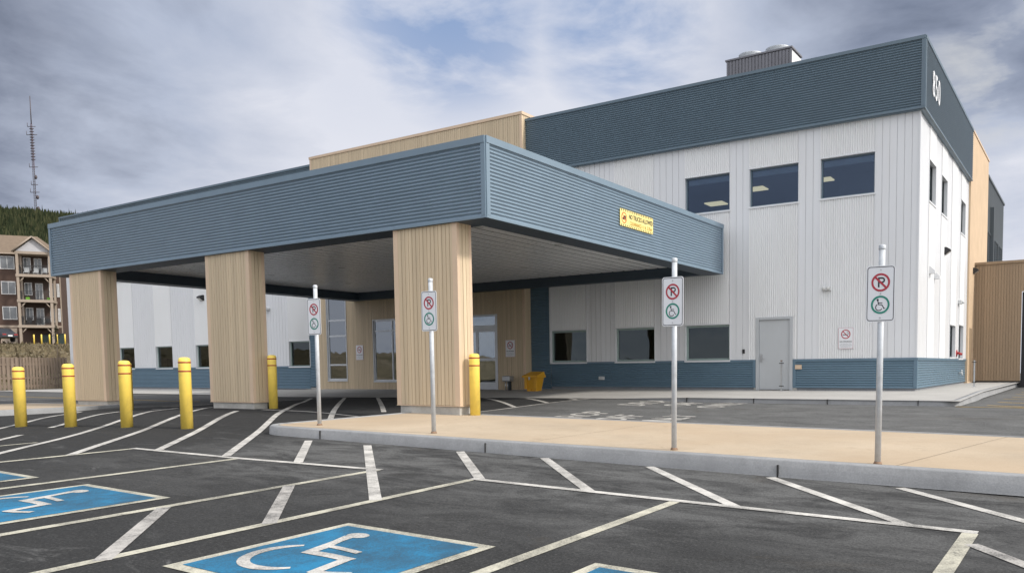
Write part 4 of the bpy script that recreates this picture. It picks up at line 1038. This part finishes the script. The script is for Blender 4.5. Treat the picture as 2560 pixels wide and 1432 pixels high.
# ------------------------------------------------------------------ slatted fence on the left
def fence_run(a, b, zf, H, label, gap=.19, wide=.115):
    a, b = Vector(a), Vector(b); L = (b - a).length; d = (b - a) / L; nn = Vector((d.y, -d.x))
    if nn.dot(Vector((1, -.5))) < 0: nn = -nn
    t = thing('wood_fence', (a.x, a.y, zf), label, 'fence', 'weathered slatted wood fences behind the walkway')
    def seg(mb, s0, s1, o0, o1, z0, z1):
        vs = []
        for z in (z0, z1):
            for (s_, o) in ((s0, o0), (s1, o0), (s1, o1), (s0, o1)):
                p = a + d * s_ + nn * o; vs.append((p.x, p.y, z))
        mb.add(vs, [(0, 3, 2, 1), (4, 5, 6, 7), (0, 1, 5, 4), (1, 2, 6, 5), (2, 3, 7, 6), (3, 0, 4, 7)])
    sl = MB(); s_ = 0
    while s_ < L:
        seg(sl, s_, min(L, s_ + wide), .02, .042, zf + .04 + R.uniform(-.01, .02), zf + H + R.uniform(-.03, .02)); s_ += gap
    sl.build('slats', 'fence', t)
    for z in (.18, .62, 1.35):
        r = MB(); seg(r, 0, L, -.02, .018, zf + z, zf + z + .1); r.build('rail', 'fence', t)
    bk = MB(); s_ = wide * .82
    while s_ < L:
        seg(bk, s_, min(L, s_ + wide * .95), -.05, -.022, zf + .9, zf + H - .02); s_ += gap
    bk.build('rear_slats', 'fence', t)
    k = 0.0
    while k <= L + .01:
        p = MB(); seg(p, k - .05, k + .05, -.13, -.03, zf - .3, zf + H - .05); p.build('fence_post', 'fence', t); k += L / max(1, round(L / 2.2))
fence_run((-50.6, 23.3), (-49.62, 20.52), -.21, 1.80, 'weathered slatted wood fence end between the two left bollards, showing dark gaps')
fence_run((-49.62, 20.45), (-50.9, 17.0), -.22, 1.82, 'weathered slatted wood fence at the left frame edge with closely spaced slats')

# ------------------------------------------------------------------ apartment building up the bank
def make_apartment():
    O = Vector((-111.48, 46.31, 4.35)); an = rad(24)
    U = CR * math.cos(an) + CF * math.sin(an); V = CF * math.cos(an) - CR * math.sin(an)
    t = thing('apartment_building', O, 'brown three storey apartment house with beige timber balconies and pale gable, left on the bank', 'building')
    def T(p): q = O + U * (p[0] * .80) + V * p[1]; return (q.x, q.y, O.z + p[2])
    def part(mb, n, m, par=None): return mb.xf(T).build(n, m, par or t)
    FH = [2.2, 5.28, 8.35]; EV = 11.1; TW, TD = 4.45, 2.3
    part(MB().box(-14, 4.98, TD, TD + 12, -1.5, EV), 'wall', 'aptbrown')
    part(MB().box(.0, TW, TD - .03, TD - .001, 2.2, EV), 'balcony_back_wall', 'aptdark')
    part(MB().box(-14, 5.0, TD - .04, TD - .001, 2.0, 2.25).box(4.93, 5.04, TD - .05, TD + .2, -1.5, EV), 'trim', 'apttrim')
    # posts, decks, braces, railings
    for x in (0, TW - .32):
        part(MB().box(x, x + .32, 0, .32, -1.2, EV), 'post', 'apttrim')
    part(MB().box(-.02, .24, TD - .3, TD - .05, FH[0], EV).box(TW - .26, TW, TD - .3, TD - .05, FH[0], EV), 'pilaster', 'apttrim')
    for fz in FH:
        dk = part(MB().box(-.08, TW + .08, -.06, TD - .002, fz - .32, fz), 'balcony_deck', 'apttrim')
        part(MB().box(.1, TW - .1, .3, TD - .1, fz - .38, fz - .322), 'deck_underside', 'aptdark', dk)
        rl = MB(); rl.box(.3, TW - .3, .06, .11, fz + 1.0, fz + 1.06); rl.box(.05, .1, .3, TD, fz + 1.0, fz + 1.06); k = .36
        rl.box(.3, TW - .3, .06, .10, fz + .08, fz + .12)
        while k < TW - .3: rl.box(k, k + .022, .07, .092, fz + .12, fz + 1.0); k += .13
        k = .4
        while k < TD: rl.box(.065, .087, k, k + .022, fz + .05, fz + 1.0); k += .13
        part(rl, 'railing', 'black')
        for (xa, xb) in ((.32, .95), (TW - .32, TW - .95)):
            part(MB().tube((xa, .16, fz - 1.0), (xb, .16, fz - .32), .09, n=4), 'brace', 'apttrim')
        # door, windows under the deck
        def win(x0, x1, z0, z1, y=TD - .06, nm='window'):
            w = part(MB().box(x0, x1, y - .03, y + .02, z0, z1), nm, 'aptwhite')
            part(MB().box(x0 + .1, (x0 + x1) / 2 - .04, y - .045, y - .032, z0 + .1, z1 - .1).box((x0 + x1) / 2 + .04, x1 - .1, y - .045, y - .032, z0 + .1, z1 - .1), 'pane', 'aptglass', w)
        win(.35, 1.35, fz + .7, fz + 2.25); win(1.75, 2.75, fz + .05, fz + 2.2, nm='balcony_door'); win(3.55, 4.2, fz + .5, fz + 2.2)
        win(-2.6, -.75, fz + .75, fz + 2.35); win(-6.2, -4.4, fz + .75, fz + 2.35); win(4.55, 4.88, fz + .55, fz + 2.2)
        # balcony furniture
        if fz == FH[1]:
            part(MB().box(.9, 1.35, .5, .8, fz + .02, fz + .32).box(3.6, 4.0, .5, .8, fz + .02, fz + .32), 'planter', 'lime')
        else:
            f = MB()
            for x in (.7, 1.9, 3.0):
                f.box(x, x + .6, .9, 1.5, fz + .3, fz + .42).box(x, x + .6, 1.42, 1.5, fz + .42, fz + .95)
                for q in (x, x + .55): f.box(q, q + .05, .9, .95, fz, fz + .3)
            part(f, 'patio_chairs', 'doorgrey' if fz == FH[2] else 'black')
    # roofs
    part(MB().box(-.1, TW + .1, -.02, TD, EV - .32, EV), 'balcony_beam', 'apttrim')
    g = MB(); g.add([(-.05, .05, EV), (TW + .05, .05, EV), (TW / 2, .05, EV + 1.55), (-.05, .12, EV), (TW + .05, .12, EV), (TW / 2, .12, EV + 1.55)], [(0, 1, 2), (3, 5, 4), (0, 3, 4, 1)]); part(g, 'gable', 'aptgable')
    r = MB(); e = .38; zr = EV + 1.75
    r.add([(-e, -.25, EV - .1), (TW / 2, -.25, zr), (TW / 2, 5.5, zr), (-e, 5.5, EV - .1), (TW + e, -.25, EV - .1), (TW + e, 5.5, EV - .1)], [(0, 1, 2, 3), (1, 4, 5, 2)])
    r.add([(-14.5, TD - .5, EV - .1), (5.4, TD - .5, EV - .1), (1.0, TD + 5.5, EV + 2.9), (-14.5, TD + 5.5, EV + 2.9), (5.4, TD + 12.5, EV - .1), (-14.5, TD + 12.5, EV - .1)], [(0, 1, 2, 3), (1, 4, 2), (3, 2, 4, 5)])
    part(r, 'roof', 'aptroof')
    b = MB()
    for (p, q) in (((-e, -.27, EV - .12), (TW / 2, -.27, zr)), ((TW + e, -.27, EV - .12), (TW / 2, -.27, zr))): b.tube(p, q, .13, n=4)
    b.tube((-14.5, TD - .52, EV - .14), (-.3, TD - .52, EV - .14), .11, n=4).tube((TW + .3, TD - .52, EV - .14), (5.4, TD - .52, EV - .14), .11, n=4)
    part(b, 'bargeboard', 'apttrim')
    part(MB().box(-3.0, -.9, TD - .05, TD + .05, -.1, 1.9), 'garage_door', 'apttrim')
    return t, T
apt, AT = make_apartment()

# dark car parked below it
def make_car():
    O = Vector((-107.95, 42.6, 4.30)); an = rad(40)
    U = CR * math.cos(an) + CF * math.sin(an) * -1; U = (CR * .93 - CF * .36).normalized(); V = Vector((-U.y, U.x, 0))
    t = thing('parked_car', O, 'dark grey car parked beside the brown apartment house', 'car')
    T = lambda p: tuple(O + U * p[0] + V * p[1] + Vector((0, 0, p[2])))
    sec = [(-2.2, .55, .80, .86), (-2.1, .45, .95, .88), (-1.2, .40, 1.0, .90), (.5, .40, 1.05, .91), (1.7, .42, 1.02, .90), (2.1, .45, .98, .87), (2.22, .55, .85, .84)]
    b = MB(); vs = []
    for x, z0, z1, w in sec: vs += [(x, -w, z0), (x, w, z0), (x, w, (z0 + z1) / 2 + .1), (x, w * .93, z1), (x, -w * .93, z1), (x, -w, (z0 + z1) / 2 + .1)]
    fs = [(i * 6 + k, i * 6 + (k + 1) % 6, (i + 1) * 6 + (k + 1) % 6, (i + 1) * 6 + k) for i in range(len(sec) - 1) for k in range(6)] + [tuple(range(6)), tuple(range(36, 42))[::-1]]
    b.add(vs, fs); b.xf(T).build('body', 'carpaint', t)
    c = MB(); c.add([(-1.0, -.82, 1.0), (1.9, -.82, 1.0), (1.9, .82, 1.0), (-1.0, .82, 1.0), (-.2, -.64, 1.52), (1.35, -.64, 1.50), (1.35, .64, 1.50), (-.2, .64, 1.52)], [(4, 5, 6, 7), (0, 1, 5, 4), (1, 2, 6, 5), (2, 3, 7, 6), (3, 0, 4, 7)]); c.xf(T).build('cabin', 'carglass', t)
    MB().box(-.22, 1.37, -.66, .66, 1.50, 1.55).xf(T).build('roof', 'carpaint', t)
    for x in (-1.35, 1.35):
        for y in (-.80, .80): MB().tube((x, y - .1, .33), (x, y + .1, .33), .33, n=16).xf(T).build('wheel', 'tyre', t)
    for y in (-.62, .62): MB().box(2.18, 2.24, y - .2, y + .2, .76, .90).xf(T).build('tail_lamp', 'redlamp', t)
    MB().box(2.2, 2.26, -.25, .25, .62, .76).xf(T).build('number_plate', 'signW', t)
make_car()
# dumpster, white-topped, and its bush; thin yellow posts along the kerb up there
def at(l, D, z): p = CR * l + CF * D; return Vector((p.x, p.y, z))
def px_at(px, D): return (px - 1515.2) / 1992.06 * D
for (pa, pb, lab) in ((112, 136, 'black steel dumpster beside the apartment house, behind yellow posts'), (137, 150, 'dark grey dumpster partly hidden by the clinic corner')):
    D = 99; a, b = at(px_at(pa, D), D, 4.3), at(px_at(pb, D), D, 4.3)
    t = thing('dumpster', a, lab, 'dumpster', 'dumpsters beside the apartment house')
    d = (b - a).normalized(); n_ = Vector((-d.y, d.x, 0)); L = (b - a).length
    T = lambda p: tuple(a + d * p[0] + n_ * p[1] + Vector((0, 0, p[2])))
    MB().add([(0, .1, 0), (L, .1, 0), (L, 1.4, 0), (0, 1.4, 0), (0, 0, 1.0), (L, 0, 1.0), (L, 1.5, 1.25), (0, 1.5, 1.25)], [(0, 3, 2, 1), (4, 5, 6, 7), (0, 1, 5, 4), (1, 2, 6, 5), (2, 3, 7, 6), (3, 0, 4, 7)]).xf(T).build('bin_body', 'dumpster', t)
    MB().add([(-.03, -.04, 1.02), (L + .03, -.04, 1.02), (L + .03, 1.5, 1.29), (-.03, 1.5, 1.29), (-.03, -.04, 1.07), (L + .03, -.04, 1.07), (L + .03, 1.5, 1.34), (-.03, 1.5, 1.34)], [(0, 3, 2, 1), (4, 5, 6, 7), (0, 1, 5, 4), (1, 2, 6, 5), (2, 3, 7, 6), (3, 0, 4, 7)]).xf(T).build('lid', 'black', t)
    for u in (.08, L - .08): MB().box(u - .06, u + .06, -.06, .05, .2, .9).xf(T).build('lift_pocket', 'dumpster', t)
labs = ['thin yellow post below the brown apartment wall, leftmost', 'thin yellow post below the brown apartment wall, left of the right timber post', 'thin yellow post just right of the apartment timber post', 'thin yellow post in front of the black dumpster', 'thin yellow post at the edge of the white clinic wall']
for px_, lb in zip((93.7, 112.5, 132.5, 151.5, 171), labs):
    D = 93; a = at(px_at(px_, D), D, 4.25)
    t = thing('yellow_post', a, lb, 'post', 'thin yellow posts below the apartment house')
    MB().lathe([(.075, -.2), (.075, .86), (.05, .9), (.01, .92)], a, 10).build('shaft', 'yellow', t)
# small evergreen bush by the dumpster
a = at(px_at(150, 90), 90, 4.2); t = thing('young_pine', a, 'small dark young pine on the grassy bank before the dumpsters', 'tree')
MB().tube(a, a + Vector((0, 0, 1.5)), .05, .02, 6).build('trunk', 'bark', t)
mb = MB()
for k in range(420):
    h = R.uniform(.25, 1.75); r = (1.85 - h) * .42 * math.sqrt(R.random()); an = R.uniform(0, 6.28)
    c = a + Vector((r * math.cos(an), r * math.sin(an), h)); s_ = .13
    d1 = Vector((R.uniform(-1, 1), R.uniform(-1, 1), R.uniform(-.3, 1))) * s_; d2 = Vector((R.uniform(-1, 1), R.uniform(-1, 1), R.uniform(-.5, .5))) * s_ * .5
    mb.add([c, c + d1, c + d2], [(0, 1, 2)])
mb.build('crown', 'conifer', t)
# tall dry weeds on the bank (uncountable)
wv, wf = [], []
for k in range(9000):
    X = R.uniform(-108, -52.5); Y = R.uniform(8, 60)
    if Y < -.42 * X - 22 or Y > -.50 * X + 6: continue
    z = bank_h(X, Y) - .03; h = R.uniform(.12, .42); an = R.uniform(0, PI); o = len(wv); w = R.uniform(.10, .25)
    dx, dy = math.cos(an) * w, math.sin(an) * w; lx, ly = R.uniform(-.15, .15), R.uniform(-.15, .15)
    wv += [(X - dx, Y - dy, z), (X + dx, Y + dy, z), (X + lx, Y + ly, z + h)]; wf.append((o, o + 1, o + 2))
tag(MB().add(wv, wf).build('dry_weeds', 'drygrass'), kind='stuff')
a = Vector((-54.5, 24.6, .2)); t = thing('bare_sapling', a, 'thin bare sapling above the fence beside the white clinic corner', 'tree')
MB().tube(a, a + Vector((.05, .02, 2.3)), .035, .012, 6).build('trunk', 'fence', t)
mb = MB()
for k in range(14):
    h = .7 + k * .11; an = k * 2.4; mb.tube(a + Vector((.02, 0, h)), a + Vector((.02 + .3 * math.cos(an), .3 * math.sin(an), h + .4)), .010, .004, 4)
mb.build('branches', 'fence', t)

# ------------------------------------------------------------------ radio mast on the hill top
D = 655
ml = px_at(95, D * .9979 - .0648 * 130); mb0 = at(ml, D, 0); mz = hill_h(ml, D) - 2
mtop = .738 + (931 - 258) / 1992.06 * D
mast = thing('radio_mast', (mb0.x, mb0.y, mz), 'tall slender dark lattice radio mast on the wooded hilltop', 'mast')
def lattice(z0, z1, r0, r1, steps):
    mb = MB(); pr = None
    for i in range(steps + 1):
        t = i / steps; z = z0 + (z1 - z0) * t; r = r0 + (r1 - r0) * t
        c = [Vector((mb0.x + r * math.cos(k * 2.094), mb0.y + r * math.sin(k * 2.094), z)) for k in range(3)]
        if pr:
            for k in range(3):
                mb.tube(pr[k], c[k], .12, n=5); mb.tube(pr[k], c[(k + 1) % 3], .08, n=4); mb.tube(c[k], c[(k + 1) % 3], .08, n=4)
        pr = c
    return mb
H = mtop - mz
lattice(mz, mz + H * .42, .95, .85, 22).build('lower_section', 'mast', mast)
lattice(mz + H * .42, mz + H * .78, .85, .65, 22).build('upper_section', 'mastred', mast)
MB().tube((mb0.x, mb0.y, mz + H * .78), (mb0.x, mb0.y, mtop), .42, .28, 8).build('antenna_pole', 'mast', mast)
rg = MB()
for k in range(12):
    z = mz + H * (.50 + .022 * k); rg.tube(mb0 + CR * -1.7 + Vector((0, 0, z)), mb0 + CR * 1.7 + Vector((0, 0, z)), .35, n=5); rg.lathe([(.8, -.4), (1.15, 0), (.8, .4)], (mb0.x, mb0.y, z), 8)
rg.build('antenna_bays', 'mast', mast)
for f, L in ((.695, 4.2), (.76, 3.2), (.44, 3.4), (.30, 2.6), (.24, 3.6)):
    z = mz + H * f; MB().tube(mb0 + CR * -L + Vector((0, 0, z)), mb0 + CR * L + Vector((0, 0, z)), .25, n=6).tube(mb0 + CR * -L + Vector((0, 0, z)), mb0 + CR * -L + Vector((0, 0, z + 3)), .18, n=5).build('cross_arm', 'mast', mast)
for f, s_ in ((.20, 1.9), (.36, 1.3), (.11, 2.0)):
    z = mz + H * f; MB().lathe([(.2, -1), (1.6, -.2), (1.7, .2), (.3, .7)], (0, 0, 0), 12).xf(lambda p: tuple(mb0 + CR * (s_ + p[0] * .7) + Vector((0, 0, z + p[1])) - CF * p[2])).build('dish', 'mast', mast)

# ------------------------------------------------------------------ camera
cam = bpy.data.cameras.new('camera'); co = bpy.data.objects.new('camera', cam); COL.objects.link(co); sc.camera = co
a_, b_, c_ = -.5457, -.0648, -.0093
ca, sa = math.cos(a_), math.sin(a_)
f = Vector((sa * math.cos(b_), ca * math.cos(b_), math.sin(b_))); r = Vector((ca, -sa, 0)); u = r.cross(f)
r2 = math.cos(c_) * r + math.sin(c_) * u; u2 = -math.sin(c_) * r + math.cos(c_) * u
mt = Matrix((r2, u2, -f)).transposed().to_4x4(); mt.translation = (0, 0, .7382); co.matrix_world = mt
cam.sensor_fit = 'HORIZONTAL'; cam.sensor_width = 36; cam.lens = 1992.06 * 36 / 2560
cam.shift_x = (1280 - 1515.2) / 2560; cam.shift_y = (1047.3 - 716) / 2560
cam.clip_start = .05; cam.clip_end = 5000

# ------------------------------------------------------------------ light
SUN_DIR = Vector((.90, .12, .74)).normalized()
sun = bpy.data.lights.new('sun', 'SUN'); so = bpy.data.objects.new('sun', sun); COL.objects.link(so)
so.rotation_euler = SUN_DIR.to_track_quat('Z', 'Y').to_euler(); sun.energy = 3.2; sun.angle = rad(7); sun.color = (1, .94, .86)
w = bpy.data.worlds.new('World'); sc.world = w; w.use_nodes = True; nt = w.node_tree
bg = nt.nodes['Background']
sky = nt.nodes.new('ShaderNodeTexSky'); sky.sky_type = 'NISHITA'; sky.sun_disc = False
sky.sun_elevation = math.asin(SUN_DIR.z); sky.sun_rotation = math.atan2(SUN_DIR.x, SUN_DIR.y)
tc = nt.nodes.new('ShaderNodeTexCoord'); dirv = tc.outputs['Generated']
sp = nt.nodes.new('ShaderNodeSeparateXYZ'); lk(nt, dirv, sp.inputs[0])
zz = math_n(nt, 'ADD', math_n(nt, 'MAXIMUM', sp.outputs[2], 0), .16)
cb = nt.nodes.new('ShaderNodeCombineXYZ'); lk(nt, math_n(nt, 'DIVIDE', sp.outputs[0], zz), cb.inputs[0]); lk(nt, math_n(nt, 'DIVIDE', sp.outputs[1], zz), cb.inputs[1])
cp = cb.outputs[0]
n1 = noise(nt, cp, .8, 7, .55, .3); n2 = noise(nt, cp, 2.6, 8, .58, .3)
mo = nt.nodes.new('ShaderNodeVectorMath'); mo.operation = 'ADD'; lk(nt, cp, mo.inputs[0]); mo.inputs[1].default_value = (7.3, 2.1, 5)
n3 = noise(nt, mo.outputs[0], .55, 5, .55, .3)
def dir_mask(v, lo, hi):
    v = Vector(v).normalized(); d = nt.nodes.new('ShaderNodeVectorMath'); d.operation = 'DOT_PRODUCT'; lk(nt, dirv, d.inputs[0]); d.inputs[1].default_value = v
    return ramp(nt, d.outputs['Value'], [(lo, 0), (hi, 1)], 'EASE')
def ray_dir(px, py):
    q = Vector(((px - 1515.2) / 1992.06, -(py - 1047.3) / 1992.06, -1)); return (mt.to_3x3() @ q).normalized()
SK = 10.0
glow = dir_mask(ray_dir(1050, 420), .84, .995)          # thin bright cloud in the middle of the view
dl = dir_mask(ray_dir(20, 60), .925, .997)              # heavy cloud, upper left
dr_ = dir_mask(ray_dir(2480, 60), .80, .99)             # heavy cloud, right
back = dir_mask(-CF * .75 + Vector((.2, 0, 1.0)), .15, .9)   # unseen sky behind the photographer, brightness added to light the front walls
d = math_n(nt, 'ADD', math_n(nt, 'MULTIPLY', n1, .55), math_n(nt, 'MULTIPLY', n2, .40))
d = math_n(nt, 'ADD', d, math_n(nt, 'MULTIPLY', glow, .34)); d = math_n(nt, 'SUBTRACT', d, math_n(nt, 'MULTIPLY', dl, .36)); d = math_n(nt, 'SUBTRACT', d, math_n(nt, 'MULTIPLY', dr_, .11))
lowz = ramp(nt, sp.outputs[2], [(0, .24), (.22, .08), (.45, 0)])
d = math_n(nt, 'ADD', d, lowz); d = math_n(nt, 'ADD', d, math_n(nt, 'MULTIPLY', dir_mask(ray_dir(2600, 600), .985, .9995), .22))
cloud = ramp(nt, d, [(.28, tuple(SK * x for x in (.115, .14, .20))), (.37, tuple(SK * x for x in (.25, .285, .375))), (.52, tuple(SK * x for x in (.49, .54, .66))), (.74, tuple(SK * x for x in (.76, .78, .86)))])
skyc = nt.nodes.new('ShaderNodeMix'); skyc.data_type = 'RGBA'; skyc.blend_type = 'MULTIPLY'; skyc.inputs[0].default_value = 1; lk(nt, sky.outputs[0], skyc.inputs[6]); skyc.inputs[7].default_value = (.8, .95, 1.1, 1)
blue = math_n(nt, 'MULTIPLY', ramp(nt, n3, [(.50, 0), (.62, 1)]), ramp(nt, n2, [(.62, 1), (.72, .3)]))
blue = math_n(nt, 'MULTIPLY', blue, .85)
gap = math_n(nt, 'MAXIMUM', dir_mask(ray_dir(1120, -20), .988, .9995), dir_mask(ray_dir(1540, 10), .992, .9995))
gap = math_n(nt, 'MULTIPLY', gap, ramp(nt, n2, [(.42, .8), (.62, .08)]))
blue = math_n(nt, 'MAXIMUM', math_n(nt, 'MULTIPLY', blue, .10), gap)
col = mix_c(nt, blue, cloud, tuple(SK * x for x in (.155, .29, .56)))
sung = dir_mask(SUN_DIR, .30, .97)  # bright glow round the sun, added out of view to highlight the canopy ribs
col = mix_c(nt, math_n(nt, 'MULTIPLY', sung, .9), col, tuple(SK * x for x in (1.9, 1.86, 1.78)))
lit_ = math_n(nt, 'MULTIPLY', dir_mask(ray_dir(2480, 190), .9955, .9997), ramp(nt, n2, [(.47, 0), (.60, 1)]))
col = mix_c(nt, math_n(nt, 'MULTIPLY', lit_, .8), col, tuple(SK * x for x in (.62, .63, .64)))
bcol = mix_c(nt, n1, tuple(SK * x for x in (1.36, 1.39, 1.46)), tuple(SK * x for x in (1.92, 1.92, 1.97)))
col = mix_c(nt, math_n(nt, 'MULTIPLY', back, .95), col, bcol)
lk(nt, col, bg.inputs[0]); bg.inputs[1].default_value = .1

sc.view_settings.view_transform = 'Standard'; sc.view_settings.look = 'None'; sc.view_settings.exposure = 0; sc.view_settings.gamma = 1; sc.view_settings.use_curve_mapping = False
sc.render.engine = 'CYCLES'
sc.cycles.max_bounces = 6; sc.cycles.transparent_max_bounces = 8
for o in bpy.data.objects:
    if '_o' in o: del o['_o']
